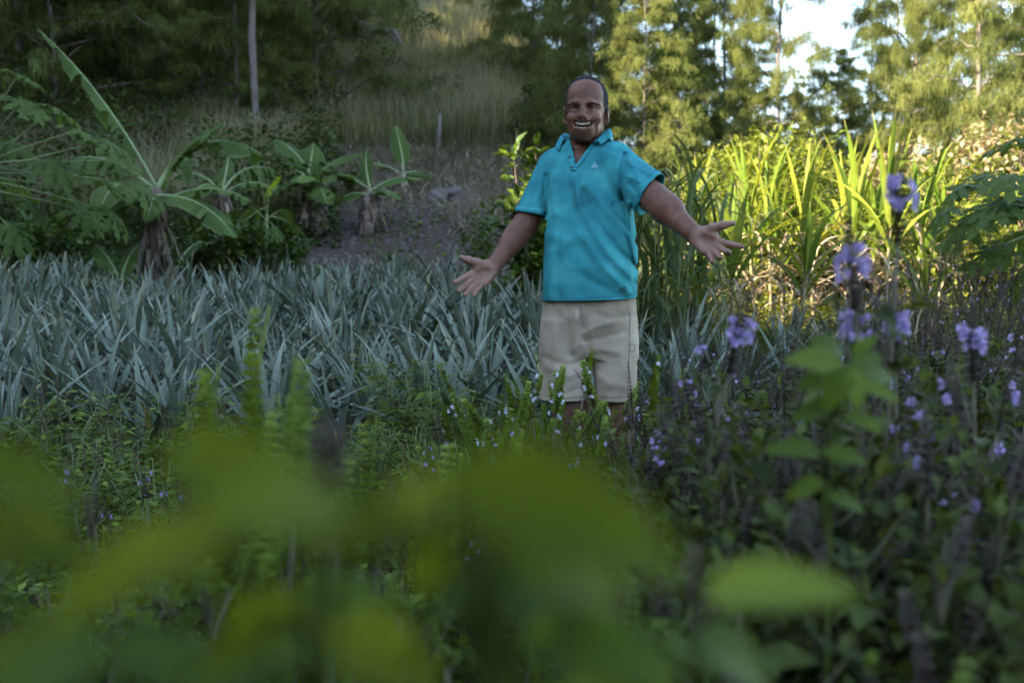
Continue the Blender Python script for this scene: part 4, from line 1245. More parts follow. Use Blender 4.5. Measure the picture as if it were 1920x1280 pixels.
# broad-leaved weeds with brown seed spikes on the left
def weed_kind(seed, h, nst, L, wr, mat, seedspike=True):
    rg = np.random.default_rng(seed)
    s, g, w = Geo(), Geo(), Geo()
    for i in range(nst):
        a = rg.uniform(0, 6.28)
        hh = h * rg.uniform(.6, 1)
        sp = .16 * rg.uniform(.3, 1.3)
        k = np.linspace(0, 1, 6)
        P = np.stack([math.cos(a) * sp * k, math.sin(a) * sp * k, hh * k], -1) + rg.normal(0, .012, (6, 3)) * k[:, None]
        tube(s, P, .003 * (1 - .6 * k) + .0006, 4)
        n = 16
        q = rg.uniform(.25, .98, n)
        c = np.stack([np.interp(q, k, P[:, j]) for j in range(3)], -1)
        b = rg.uniform(0, 6.28, n)
        o = np.stack([np.cos(b), np.sin(b), rg.uniform(-.2, .5, n)], -1)
        c2 = c + o * rg.uniform(.02, .05, n)[:, None]
        strips(s, np.stack([c, (c + c2) / 2, c2], 1), np.full((n, 3), .0012), np.tile([0, 0, 1.0], (n, 1)), 0, .5, cols=2)
        leaves(g, c2, o + [0, 0, -.15], np.stack([rg.normal(0, .3, n), rg.normal(0, .3, n), np.ones(n)], -1), rg.uniform(.6, 1.2, n) * L, rg.uniform(.8, 1.1, n) * L * wr, 'ovate' if wr > .4 else 'lance')
        if seedspike and rg.random() > .4:
            m = 60
            z = rg.random(m) * .16
            b = rg.uniform(0, 6.28, m)
            o = np.stack([np.cos(b), np.sin(b), np.full(m, .5)], -1)
            leaves(w, P[-1] + np.stack([0 * z, 0 * z, z], -1), o, np.tile([0, 0, 1.0], (m, 1)), np.full(m, .008), np.full(m, .006), 'far')
            tube(w, [P[-1], P[-1] + [0, 0, .16]], [.0015, .001], 4)
    return s.mesh('weed_stems', M_STALK), g.mesh('weed_leaves', mat), (w.mesh('weed_seed_spikes', M_SEED) if w.n else None)

WK = [weed_kind(600 + i, .5, 8, .055, .55, M_WEED) for i in range(3)]
WF = [weed_kind(620 + i, .4, 12, .05, .18, M_WEED, False) for i in range(2)]

def place_weed(kinds, lst, name, label, group):
    for i, (px, Y, top) in enumerate(lst):
        b = G0(px, Y)
        h = at(px, top, Y).z - b.z
        k = kinds[i % len(kinds)]
        t = thing(name, label, 'weed', b, random.uniform(0, 6.28), max(.35, h / (.55 if kinds is WK else .42)), group)
        obj('stem', k[0], t)
        obj('foliage', k[1], t)
        if k[2]: obj('seed_spikes', k[2], t)

ww = []
for Y in np.arange(3.3, 4.9, .27):
    for px in np.arange(-20, 470 - (Y - 3.3) * 20, .27 / Y * FPX):
        ww.append((px + rng.normal(0, 14), Y + rng.normal(0, .06), 850 - (Y - 3.3) * 95 + rng.normal(0, 22)))
place_weed(WK, ww, 'broadleaf_weed', 'leafy green weed with brown seed spikes in front of the pineapples at left', 'broadleaf weeds at left')
ww = [(x, 4.55 + rng.normal(0, .25), 770 + rng.normal(0, 40)) for x in np.arange(480, 960, 34)] + [(740, 4.9, 640), (775, 4.8, 650), (820, 4.7, 740), (640, 4.2, 830), (560, 3.9, 850), (700, 3.7, 850), (820, 3.8, 830), (500, 3.4, 900), (900, 3.8, 800)]
place_weed(WF, ww, 'fine_leaf_weed', 'feathery narrow leaved weed between the pineapples and the basil', 'fine leaved weeds')

# the plant right in front of the lens: broad basil leaves, each one big in the picture
def big_leaf(seed, mat=None):
    rg = np.random.default_rng(seed)
    g = Geo()
    K, C = 14, 9
    t = np.linspace(0, 1, K)
    w = 0.5 * np.sin(np.clip(t, 0, 1) ** 0.75 * math.pi) ** 0.8
    c = np.linspace(-1, 1, C)
    V = np.zeros((K, C, 3))
    V[..., 0] = t[:, None]
    V[..., 1] = w[:, None] * c[None] * (1 + .05 * np.sin(t * 60)[:, None])
    V[..., 2] = -.35 * (t[:, None] - .2) ** 2 + .12 * np.abs(c)[None] * w[:, None] + .015 * np.sin(t * 28)[:, None] * np.abs(c)[None] + rg.normal(0, .004, (K, C))
    b = np.arange(K - 1)[:, None] * C + np.arange(C - 1)[None]
    g.add(V.reshape(-1, 3), np.stack([b, b + 1, b + C + 1, b + C], -1), None, rg.random(), np.repeat(t, C) * 0.5)
    return g.mesh('broad_basil_leaf', mat or M_LENSLEAF)

M_LENSLEAF = leaf_mat('broad_basil_leaf', [(0.0, (0.045, 0.065, 0.006)), (0.6, (0.085, 0.115, 0.008)), (1.0, (0.15, 0.18, 0.02))], 0.6, 0.5, nscale=8, spec=0.08, tcol=(2.3, 2.1, 0.06))
M_LENSSTEM = solid_mat('young_basil_stem', [(.3, (.03, .05, .008)), (.7, (.06, .09, .015))], 20, .8, 0, spec=.05)
BL = [big_leaf(700 + i) for i in range(4)]
BLD = [big_leaf(710 + i, M_BASIL) for i in range(4)]

def lens_plant(label, base_px, Y, items, blades=None, single=False):
    """items: stalk end and tip of each blade as photo pixels, its distance and its width ratio"""
    b = Vector(((base_px - 960) / FPX * Y, Y, 0.0))
    b.z = float(H(b.x, b.y))
    t = thing('broad_basil', label, 'basil plant', b, 0, 1, 'broad basil close to the lens')
    st = Geo()
    for i, (x0, y0, x1, y1, YY, w) in enumerate(items):
        p, e = at(x0, y0, YY), at(x1, y1, YY - random.uniform(-.015, .03))
        d = e - p
        L = d.length
        d.normalize()
        n = Vector((random.uniform(-.2, .2), -0.62 + random.uniform(-.25, .25), 0.75)).normalized()
        s = n.cross(d).normalized()
        n = d.cross(s)
        o = obj('leaf', (blades or BL)[i % 4], t)
        o.matrix_local = Matrix.Translation(p - b) @ Matrix((d, s, n)).transposed().to_4x4() @ Matrix.Diagonal((L, L * w, L, 1))
        q = p - b
        hub = Vector((q.x * .5, q.y * .5 + .03, q.z - .05))
        tube(st, [np.array(hub), np.array((hub + q) / 2 + Vector((0, 0, -.004))), np.array(q)], [.002, .0016, .0012], 4)
        if single and i:
            continue
        tube(st, [[q.x * .05, q.y * .05, 0], [q.x * .3, q.y * .3 + .03, q.z * .5], list(hub)], [.0022, .002, .0015], 5)
    obj('stem', st.mesh('broad_basil_stems', M_LENSSTEM), t)
    return t

lens_plant('very blurred broad basil leaves at the left edge, close to the camera', 100, .30,
    [(-120, 850, 190, 930, .19, .45), (430, 1010, 20, 1130, .20, .5), (-60, 1010, 130, 1010, .30, .6), (150, 1190, -80, 1240, .32, .6)])
lens_plant('very blurred broad basil leaves left of centre, close to the camera', 520, .28,
    [(300, 850, 590, 880, .21, .5), (640, 950, 380, 920, .19, .6), (560, 1000, 800, 960, .20, .5), (420, 980, 350, 1080, .22, .6), (560, 1130, 360, 1230, .26, .6), (620, 1180, 840, 1270, .26, .6)])
lens_plant('very blurred broad basil leaves in the middle, the largest in the picture', 980, .21,
    [(830, 890, 1340, 1040, .18, .46), (900, 960, 690, 900, .19, .6), (1150, 930, 900, 850, .21, .5), (940, 1010, 1210, 1110, .20, .5), (850, 1000, 760, 1110, .22, .55), (980, 1190, 1290, 1240, .26, .55)])
rl = random.Random(12)
more = []
for i in range(9):
    x, y = rl.uniform(0, 1230), rl.uniform(1040, 1270)
    a = rl.uniform(-.5, .5) + (math.pi if rl.random() < .5 else 0)
    L = rl.uniform(190, 330)
    more.append((x, y, x + L * math.cos(a), y + L * math.sin(a) * .8, rl.uniform(.21, .36), rl.uniform(.45, .62)))
lens_plant('very blurred lower tier of broad basil leaves along the bottom, close to the camera', 640, .30, more, BLD)
lens_plant('blurred pale basil leaf low at right of the largest leaves', 1400, .46,
    [(1320, 1110, 1600, 1085, .33, .38), (1300, 1200, 1480, 1270, .36, .5)], BLD)
lens_plant('broad pale basil leaves under the lilac flowers at right', 1590, 0.90,
    [(1585, 690, 1480, 660, 0.90, .6), (1590, 690, 1690, 700, 0.90, .55), (1590, 690, 1540, 770, 0.88, .6), (1595, 680, 1660, 660, 0.92, .6), (1590, 690, 1620, 770, 0.88, .55), (1540, 850, 1440, 830, 0.90, .4), (1540, 850, 1640, 860, 0.90, .4), (1570, 700, 1500, 720, 0.93, .6), (1600, 720, 1690, 740, 0.96, .55), (1580, 660, 1530, 630, 0.96, .6), (1600, 670, 1640, 625, 0.94, .6), (1560, 760, 1490, 780, 0.92, .5), (1580, 780, 1660, 800, 0.93, .5), (1545, 900, 1470, 930, 0.88, .5), (1550, 930, 1630, 950, 0.91, .5)], BLD, True)
# its dark flower spike
kk = BP[0]['spikes'][0]
t = thing('basil_plant', 'very blurred dark purple flower spike left of centre, nearest the lens', 'basil plant', Vector((at(615, 900, .5).x, .5, float(H(at(615, 900, .5).x, .5)))), 0, 1)
z0 = at(615, 880, .5).z - t.location.z
g = Geo(); tube(g, [[0, 0, 0], [.005, 0, z0 * .5], [0, 0, z0]], [.004, .003, .002], 5)
obj('stem', g.mesh('basil_stems', M_STEMB), t)
g, f = spike_geo(np.random.default_rng(5), .035, .012, 0)
obj('flower_spike', g.mesh('basil_spike', M_CALYXP), t, (0, 0, z0 - .008))

# pale bare stalks in the lower right corner
g_ = 'pale bare stalks in the lower right corner'
for i, (x0, y0, x1, y1, Y) in enumerate([(1790, 1290, 1915, 1040, 1.6), (1850, 1290, 1925, 1100, 1.5), (1760, 1240, 1800, 1150, 1.8), (1540, 1010, 1545, 850, 1.5), (1640, 1120, 1740, 950, 1.7)]):
    a, b = at(x0, y0, Y), at(x1, y1, Y + .05)
    base = Vector((a.x, a.y, float(H(a.x, a.y))))
    g = Geo()
    q0, q1 = np.array(a - base), np.array(b - base)
    tube(g, [[0, 0, 0], q0 * [.8, .8, .6], q0, (q0 + q1) / 2 + [.01, 0, .01], q1], [.007, .0065, .006, .005, .003], 6)
    m = (q0 + q1) / 2
    tube(g, [m, m + [.05, 0, .04], m + [.09, 0, .12]], [.004, .003, .002], 5)
    lab = ['thick pale bare stalk leaning right in the lower right corner', 'pale bare stalk at the right edge low in the picture', 'short pale stalk left of the leaning one in the lower right corner', 'upright tan stalk among the dark basil right of centre', 'grey forked stalk among the dark basil at right'][i]
    obj('bare_stalk', g.mesh('bare_stalk', M_STALK if i < 3 else M_TWIG), None, base, None, None, label=lab, category='stalk', group='bare stalks in the basil')

# ------------------------------------------------------------------ the man: smooth distance fields turned into one skin
PB = Vector((0.30, 3.75, 0.0))
PB.z = float(H(PB.x, PB.y))

def Wp(px, py, dy=0.0):
    return np.array(at(px, py, 3.75 + dy) - PB)

class Field:
    """primitives joined in order by smooth minimum; ('cone', a, b, ra, rb, k), ('ell', c, r, R, k), negative k carves"""
    def __init__(s): s.p = []
    def cone(s, a, b, ra, rb, k=0.02, cut=False):
        a, b = np.asarray(a, float), np.asarray(b, float)
        s.p.append(('c', a, b, ra, rb, k, cut, (a + b) / 2, np.linalg.norm(b - a) / 2 + max(ra, rb)))
    def ell(s, c, r, k=0.02, cut=False, R=None):
        c, r = np.asarray(c, float), np.asarray(r, float)
        s.p.append(('e', c, r, R, None, k, cut, c, max(r)))
    def chain(s, pts, rads, k=0.02, cut=False):
        for i in range(len(pts) - 1): s.cone(pts[i], pts[i + 1], rads[i], rads[i + 1], k, cut)
    def func(s, f, c, rad, k=0.02, cut=False):
        s.p.append(('f', f, None, None, None, k, cut, np.asarray(c, float), rad))
    def near(s, c, rad):
        if len(getattr(s, 'C', ())) != len(s.p):
            s.C = np.array([q[7] for q in s.p]); s.R = np.array([q[8] for q in s.p])
        m = np.sqrt(((s.C - c) ** 2).sum(1)) - s.R < rad + 0.05
        return [s.p[i] for i in np.flatnonzero(m)]
    @staticmethod
    def ev(prims, X):
        d = np.full(len(X), 0.5)
        for q in prims:
            if q[0] == 'c':
                ba = q[2] - q[1]
                pa = X - q[1]
                h = np.clip(pa @ ba / max(ba @ ba, 1e-12), 0, 1)
                e = np.sqrt(((pa - h[:, None] * ba) ** 2).sum(1)) - (q[3] + (q[4] - q[3]) * h)
            elif q[0] == 'e':
                pa = X - q[1]
                if q[3] is not None: pa = pa @ q[3]
                k0 = np.sqrt(((pa / q[2]) ** 2).sum(1))
                k1 = np.sqrt(((pa / q[2] ** 2) ** 2).sum(1))
                e = k0 * (k0 - 1) / np.maximum(k1, 1e-9)
            else:
                e = q[1](X)
            k = q[5]
            if q[6]:
                h = np.maximum(k - np.abs(d + e), 0) / k
                d = np.maximum(d, -e) + h * h * k * 0.25
            else:
                h = np.maximum(k - np.abs(d - e), 0) / k
                d = np.minimum(d, e) - h * h * k * 0.25
        return d

def skin_field(F, lo, hi, vox, post=None, S=16):
    """surface nets over the blocks the surface passes through -> vertices, quads"""
    lo, hi = np.asarray(lo, float), np.asarray(hi, float)
    B = S * vox
    nb = np.ceil((hi - lo) / B).astype(int)
    NC = (nb * S + 2).astype(np.int64)
    off = np.arange(S + 2)
    gx, gy, gz = np.meshgrid(off, off, off, indexing='ij')
    loc = np.stack([gx, gy, gz], -1).reshape(-1, 3)
    half = B * 0.5 * math.sqrt(3)
    keys, poss, quads = [], [], []
    corner = [(i, j, k) for i in (0, 1) for j in (0, 1) for k in (0, 1)]
    edges = [(a, b) for a in range(8) for b in range(a + 1, 8) if sum(abs(corner[a][i] - corner[b][i]) for i in range(3)) == 1]
    for bi in np.ndindex(*nb):
        c = lo + (np.array(bi) + 0.5) * B
        pr = F.near(c, half)
        if not pr: continue
        dc = F.ev(pr, c[None])[0]
        if abs(dc) > half * 1.5 + 0.02: continue
        org = np.array(bi) * S
        X = lo + (org + loc) * vox
        d = F.ev(pr, X)
        if post is not None: d = post(X, d)
        D = d.reshape(S + 2, S + 2, S + 2)
        ins = D < 0
        if ins.all() or not ins.any(): continue
        n = S + 1
        cs = [ins[a:a + n, b:b + n, e:e + n] for a, b, e in corner]
        cnt = sum(x.astype(np.int8) for x in cs)
        act = np.argwhere((cnt > 0) & (cnt < 8))
        if not len(act): continue
        vals = np.stack([D[act[:, 0] + a, act[:, 1] + b, act[:, 2] + e] for a, b, e in corner], 1)
        acc = np.zeros((len(act), 3)); num = np.zeros(len(act))
        for a, b in edges:
            va, vb = vals[:, a], vals[:, b]
            m = (va < 0) != (vb < 0)
            t = np.where(m, va / np.where(m, va - vb, 1), 0)
            acc += np.where(m[:, None], np.array(corner[a]) + t[:, None] * (np.array(corner[b]) - np.array(corner[a])), 0)
            num += m
        p = lo + (org + act + acc / num[:, None]) * vox
        gid = lambda A: ((A[:, 0] + org[0]) * NC[1] + (A[:, 1] + org[1])) * NC[2] + (A[:, 2] + org[2])
        keys.append(gid(act)); poss.append(p)
        for ax in range(3):
            o1, o2 = [(1, 2), (2, 0), (0, 1)][ax]
            sl = [slice(1, S + 1)] * 3
            A = ins[tuple(sl)]
            sl2 = list(sl); sl2[ax] = slice(2, S + 2)
            Bm = ins[tuple(sl2)]
            for sgn, msk in ((1, A & ~Bm), (-1, Bm & ~A)):
                e = np.argwhere(msk) + 1
                if not len(e): continue
                q = []
                for a1, a2 in ((0, 0), (1, 0), (1, 1), (0, 1)):
                    cc = e.copy(); cc[:, o1] -= 1 - a1; cc[:, o2] -= 1 - a2
                    q.append(gid(cc))
                q = np.stack(q, 1)
                quads.append(q if sgn > 0 else q[:, ::-1])
    keys, poss, quads = np.concatenate(keys), np.concatenate(poss), np.concatenate(quads)
    uk, ui = np.unique(keys, return_index=True)
    idx = np.searchsorted(uk, quads)
    idx = np.minimum(idx, len(uk) - 1)
    ok = (uk[idx] == quads).all(1)
    return poss[ui], idx[ok]

def rotm(yaw=0, pitch=0, roll=0):
    return np.array(Matrix.Rotation(yaw, 3, 'Z') @ Matrix.Rotation(pitch, 3, 'X') @ Matrix.Rotation(roll, 3, 'Y'))

# --- skeleton, from the photograph
HC = Wp(1099, 209, -0.02)                      # between the eyes, inside the head
HR = rotm(RAD(-11), RAD(-2), RAD(1))            # face turned a little to the picture's left, chin lifted
def hd(x, y, z): return HC + HR @ np.array([x, y, z])
NB = Wp(1096, 292, 0.035)                      # base of the neck
SA, EA, WA = Wp(1040, 316, 0.05), Wp(984, 424, 0.02), Wp(922, 502, -0.10)     # picture's left arm
SB, EB, WB = Wp(1160, 304, -0.05), Wp(1226, 374, -0.22), Wp(1304, 441, -0.38)  # picture's right arm
KA, AA = Wp(1070, 775, 0.0), Wp(1076, 965, 0.03)
KB, AB = Wp(1158, 775, -0.02), Wp(1164, 965, 0.0)

F = Field()
# torso and legs under the clothes
F.ell(Wp(1102, 360, 0.03), (.130, .085, .15), .03)
F.ell(Wp(1106, 480, 0.01), (.140, .105, .17), .05)
F.ell(Wp(1104, 590, 0.02), (.150, .105, .12), .05)
F.cone(SA, SB, .044, .044, .03)
F.cone(NB + [0, 0.02, -.02], SA + [0.03, 0, .0], .05, .036, .03)
F.cone(NB + [0, 0.02, -.02], SB + [-.03, 0, .0], .05, .036, .03)
F.ell(Wp(1090, 318, -.020), (.075, .055, .075), .03)
for K_, A_, hx in ((KA, AA, 1065), (KB, AB, 1148)):
    hip = Wp(hx, 600, .02)
    F.cone(hip, K_, .082, .056, .03)
    F.cone(K_ + [0, -.012, .02], K_ + [0, -.010, -.04], .046, .042, .05)
    m = K_ * .72 + A_ * .28
    F.cone(K_, m + [0, .012, 0], .050, .051, .04)
    F.cone(m + [0, .012, 0], A_, .051, .034, .03)
    foot = np.array([A_[0], A_[1] - .03, .03])
    F.cone(A_, foot + [0, .05, 0], .034, .033, .02)
    F.cone(foot + [0, .06, 0], foot + [0, -.09, 0], .032, .034, .02)
    for q in range(5): F.cone(foot + [(-.026 + .013 * q), -.09, -.008], foot + [(-.03 + .015 * q), -.14 + .006 * abs(q - 1.5), -.016], .014, .011, .006)
# arms
def limb(S, E, W, r):
    F.cone(S, E, r[0], r[1], .03)
    u = (W - E) / np.linalg.norm(W - E)
    F.cone(E, E * .72 + W * .28, r[1], r[2], .02)
    F.cone(E * .72 + W * .28, W, r[2], r[3], .02)
limb(SA, EA, WA, (.042, .042, .043, .0275))
limb(SB, EB, WB, (.044, .047, .048, .030))
F.ell((SB * .2 + EB * .8) + [0, -.02, .002], (.032, .028, .04), .03)
F.cone(EB + [.01, -.01, .015], EB * .6 + WB * .4 + [.01, -.012, .02], .032, .03, .03)
F.cone(EA + [-.01, -.012, .01], EA * .6 + WA * .4 + [-.008, -.015, .005], .03, .028, .03)
# hands: u along the fingers, v towards the thumb, n out of the palm
def hand(W, u, v, s, curls, spread, thumb):
    u = u / np.linalg.norm(u)
    v = v - u * (v @ u); v /= np.linalg.norm(v)
    n = np.cross(u, v)
    if n[1] > 0: n = -n
    def P(a, b, c): return W + (u * a + v * b + n * c) * s
    mcp = [(.094, .031), (.098, .011), (.094, -.010), (.084, -.029)]
    for a, b in mcp: F.cone(P(.012, b * .55, 0), P(a, b, 0), .0165 * s, .0125 * s, .014)
    F.cone(P(-.01, 0, 0), P(.02, 0, 0), .026 * s, .022 * s, .02)
    F.cone(P(.022, .02, .008), P(.062, .036, .010), .018 * s, .014 * s, .012)
    F.cone(P(.022, -.020, .008), P(.066, -.028, .008), .016 * s, .012 * s, .012)
    F.ell(P(.060, .002, .028), (.026 * s, .016 * s, .010 * s), .018, True, np.stack([u, v, n], 1))
    lens = [(.044, .027, .022), (.048, .030, .023), (.044, .028, .022), (.034, .021, .020)]
    for i, ((a, b), ln) in enumerate(zip(mcp, lens)):
        p = P(a, b, 0)
        ang, sp = 0.0, spread[i]
        rr = [.0118, .0108, .0098, .0078]
        if i == 3: rr = [.0105, .0095, .0086, .0068]
        for j in range(3):
            ang += curls[i][j]
            dv = u * math.cos(ang) * math.cos(sp) + v * math.sin(sp) * math.cos(ang) + n * math.sin(ang)
            q = p + dv * ln[j] * s
            F.cone(p, q, rr[j] * s, rr[j + 1] * s, .005)
            p = q
    t0, t1, t2, t3 = P(.018, .022, .006), P(*thumb[0]), P(*thumb[1]), P(*thumb[2])
    F.chain([t0, t1, t2, t3], [.018 * s, .0155 * s, .013 * s, .0095 * s], .010)
    return P(.05, 0, .01), n
PCA, PNA = hand(WA, np.array([-.115, -.085, -.090]), np.array([-.5, -.1, .8]), .95, [(.1, .25, .15), (.2, .2, .15), (.25, .2, .15), (.25, .25, .2)], (.16, .02, -.04, -.10), [(.050, .054, .014), (.075, .080, .020), (.094, .104, .018)])
PCB, PNB = hand(WB, np.array([.095, -.075, -.075]), np.array([.50, -.05, .85]), .95, [(.15, .2, .1), (.40, .6, .3), (.50, .6, .3), (.45, .5, .3)], (.30, .06, -.12, -.30), [(.046, .056, .016), (.072, .082, .020), (.094, .106, .012)])
# neck
F.cone(NB + [0, .02, -.03], hd(0, .036, -.045), .062, .050, .02)
F.cone(NB + [-.03, -.02, 0], hd(-.042, .02, -.05), .018, .016, .03)
F.cone(NB + [.03, -.02, 0], hd(.042, .02, -.05), .018, .016, .03)
# head
def hell(x, y, z, r, k=.02, cut=False): F.ell(hd(x, y, z), r, k, cut, HR)
hell(0, .018, .036, (.0745, .097, .090), .03)
hell(0, -.034, .044, (.063, .052, .062), .03)
hell(0, -.026, -.022, (.060, .060, .068), .03)
hell(0, -.028, -.072, (.047, .058, .042), .03)
hell(0, -.070, -.096, (.027, .022, .022), .03)
hell(0, -.078, -.085, (.026, .018, .014), .02)
hell(0, -.014, -.088, (.036, .034, .020), .02)
for s in (-1, 1):
    hell(s * .042, .000, -.058, (.014, .022, .022), .03)
    hell(s * .040, -.066, -.036, (.024, .021, .018), .020)          # cheeks raised by the smile
    hell(s * .038, -.052, -.074, (.015, .022, .020), .02)
    F.chain([hd(s * .005, -.086, .011), hd(s * .026, -.088, .015), hd(s * .051, -.066, .010)], [.008, .0105, .008], .014)   # brow
    hell(s * .031, -.094, -.003, (.022, .018, .011), .010, True)   # socket
    F.chain([hd(s * .016, -.078, .002), hd(s * .031, -.084, .0055), hd(s * .048, -.072, .000)], [.0042, .0052, .0042], .004)  # upper lid
    F.chain([hd(s * .016, -.078, -.010), hd(s * .031, -.081, -.0125), hd(s * .047, -.071, -.009)], [.004, .0055, .004], .005)  # lower lid
    # ear
    F.ell(hd(s * .077, .016, -.014), (.009, .022, .034), .012, False, HR @ rotm(s * .45, .12, 0))
    F.ell(hd(s * .087, .007, -.010), (.006, .012, .019), .006, True, HR)
    F.cone(hd(s * .076, .006, -.040), hd(s * .074, .006, -.046), .008, .007, .006)
F.chain([hd(0, -.085, .012), hd(0, -.096, -.010), hd(0, -.108, -.033)], [.0085, .0100, .0132], .009)
hell(0, -.109, -.035, (.0145, .0115, .0100), .007)
for s in (-1, 1): F.ell(hd(s * .0180, -.099, -.037), (.0105, .012, .0090), .006, False, HR)   # wing of the nose
hell(0, -.076, -.062, (.038, .031, .029), .02)
# smiling mouth: lips, then the opening, then folds
mouth = [(-.038, -.073, -.0500), (-.022, -.091, -.0615), (0, -.098, -.0665), (.022, -.091, -.0615), (.038, -.073, -.0500)]
F.chain([hd(x * 1.0, y - .003, z + dz) for (x, y, z), dz in zip(mouth, (.002, .0130, .0150, .0130, .002))], [.003, .0048, .0052, .0048, .003], .006)
F.chain([hd(x * 1.0, y - .003, z - dz) for (x, y, z), dz in zip(mouth, (.003, .0145, .0172, .0145, .003))], [.003, .0056, .0064, .0056, .003], .010)
F.chain([hd(x, y - .006, z) for x, y, z in mouth], [.0028, .0105, .0122, .0105, .0028], .002, True)
F.chain([hd(x * .9, y + .009, z) for x, y, z in mouth], [.004, .0110, .0125, .0110, .004], .002, True)
for s in (-1, 1):
    F.chain([hd(s * .024, -.104, -.036), hd(s * .039, -.096, -.048), hd(s * .049, -.080, -.070), hd(s * .046, -.070, -.088)], [.003, .0040, .0038, .0025], .014, True)
    hell(s * .0085, -.110, -.0475, (.004, .005, .0028), .003, True)

def face_lines(X, d):
    q = (X - HC) @ HR
    m = (np.abs(q[:, 0]) < .05) & (q[:, 1] < -.05) & (q[:, 2] > .03) & (q[:, 2] < .09)
    if m.any():
        w = np.exp(-((q[m, 2] - .058) / .022) ** 2) * np.exp(-(q[m, 0] / .035) ** 2)
        d[m] += .0014 * w * np.sin(q[m, 2] * 620 + 6 * np.cos(q[m, 0] * 40))
    return d

V, Q = skin_field(F, (-.62, -.75, -.02), (.56, .26, 1.92), .0031, face_lines)
g = Geo()
# 'tip' stores where the skin is paler (palms), 'rnd' where it is darker (lips)
n_ = len(V)
pale = np.zeros(n_)
me_tmp = None
g.add(V, Q, None, 0.0, 0.0)

def skin_mat():
    m, nt, out = nodes('skin')
    L = nt.links
    tc = N(nt, 'ShaderNodeTexCoord')
    n1 = N(nt, 'ShaderNodeTexNoise', i_Scale=22.0, i_Detail=6.0, i_Roughness=0.65)
    n2 = N(nt, 'ShaderNodeTexNoise', i_Scale=260.0, i_Detail=3.0)
    for n in (n1, n2): L.new(tc.outputs['Object'], n.inputs['Vector'])
    base = ramp(nt, [(0.3, (0.098, 0.039, 0.021)), (0.55, (0.142, 0.060, 0.034)), (0.75, (0.195, 0.090, 0.054))])
    L.new(n1.outputs[0], base.inputs[0])
    c = mix(nt, base.outputs[0], (0.33, 0.19, 0.14), attr(nt, 'tip'))
    c = mix(nt, c, (0.085, 0.034, 0.030), attr(nt, 'rnd'))
    p = N(nt, 'ShaderNodeBsdfPrincipled', i_Roughness=0.5)
    p.inputs['Specular IOR Level'].default_value = 0.26
    p.inputs['Subsurface Weight'].default_value = 0.06
    p.inputs['Subsurface Radius'].default_value = (0.02, 0.008, 0.004)
    p.inputs['Subsurface Scale'].default_value = 0.3
    L.new(c, p.inputs['Base Color'])
    n4 = N(nt, 'ShaderNodeTexNoise', i_Scale=55.0, i_Detail=4.0)
    L.new(tc.outputs['Object'], n4.inputs['Vector'])
    b0 = N(nt, 'ShaderNodeBump', i_Strength=0.3, i_Distance=0.006)
    L.new(n4.outputs[0], b0.inputs['Height'])
    b = N(nt, 'ShaderNodeBump', i_Strength=0.25, i_Distance=0.002)
    L.new(b0.outputs[0], b.inputs['Normal'])
    L.new(n2.outputs[0], b.inputs['Height'])
    L.new(b.outputs[0], p.inputs['Normal'])
    L.new(p.outputs[0], out.inputs[0])
    return m

M_SKIN = skin_mat()
me = g.mesh('person_body', M_SKIN)
nor = np.empty(n_ * 3, np.float32)
me.vertices.foreach_get('normal', nor)
nor = nor.reshape(-1, 3)
for C_, n__, W_ in ((PCA, PNA, WA), (PCB, PNB, WB)):
    dist = np.linalg.norm(V - C_, axis=1)
    far = (V - W_) @ ((C_ - W_) / np.linalg.norm(C_ - W_))
    pale = np.maximum(pale, sm(.19, .10, dist) * sm(-.15, .45, nor @ n__) * sm(-.012, .02, far))
q = (V - HC) @ HR
xm, ym, zm = np.array(mouth).T
dl = np.full(n_, 1.0)
for dz in (.0145, -.0170):
    for i in range(4):
        a = np.array([xm[i], ym[i], zm[i] + dz * (1 if 0 < i < 4 else .2)]); b = np.array([xm[i + 1], ym[i + 1], zm[i + 1] + dz * (1 if i + 1 < 4 else .2)])
        h = np.clip((q - a) @ (b - a) / ((b - a) @ (b - a)), 0, 1)
        dl = np.minimum(dl, np.linalg.norm(q - a - h[:, None] * (b - a), axis=1))
lips = sm(.0068, .0045, dl)
inner = sm(.014, .010, np.linalg.norm((q - [0, -.075, -.066]) / [2.0, 1.0, 0.7], axis=1))
me.attributes['tip'].data.foreach_set('value', (pale * 0.55).astype(np.float32))
me.attributes['rnd'].data.foreach_set('value', np.clip(np.maximum(lips * .35, inner), 0, 1).astype(np.float32))

from mathutils.bvhtree import BVHTree
hm_ = V[:, 2] > HC[2] - .02
fq_ = Q[hm_[Q].all(1)]
BODY_BV = BVHTree.FromPolygons([Vector(v) for v in V], [tuple(int(i) for i in q_) for q_ in fq_])
person = thing('person', 'smiling man in teal polo shirt and khaki shorts with both arms spread wide', 'person', PB)
obj('body', me, person)

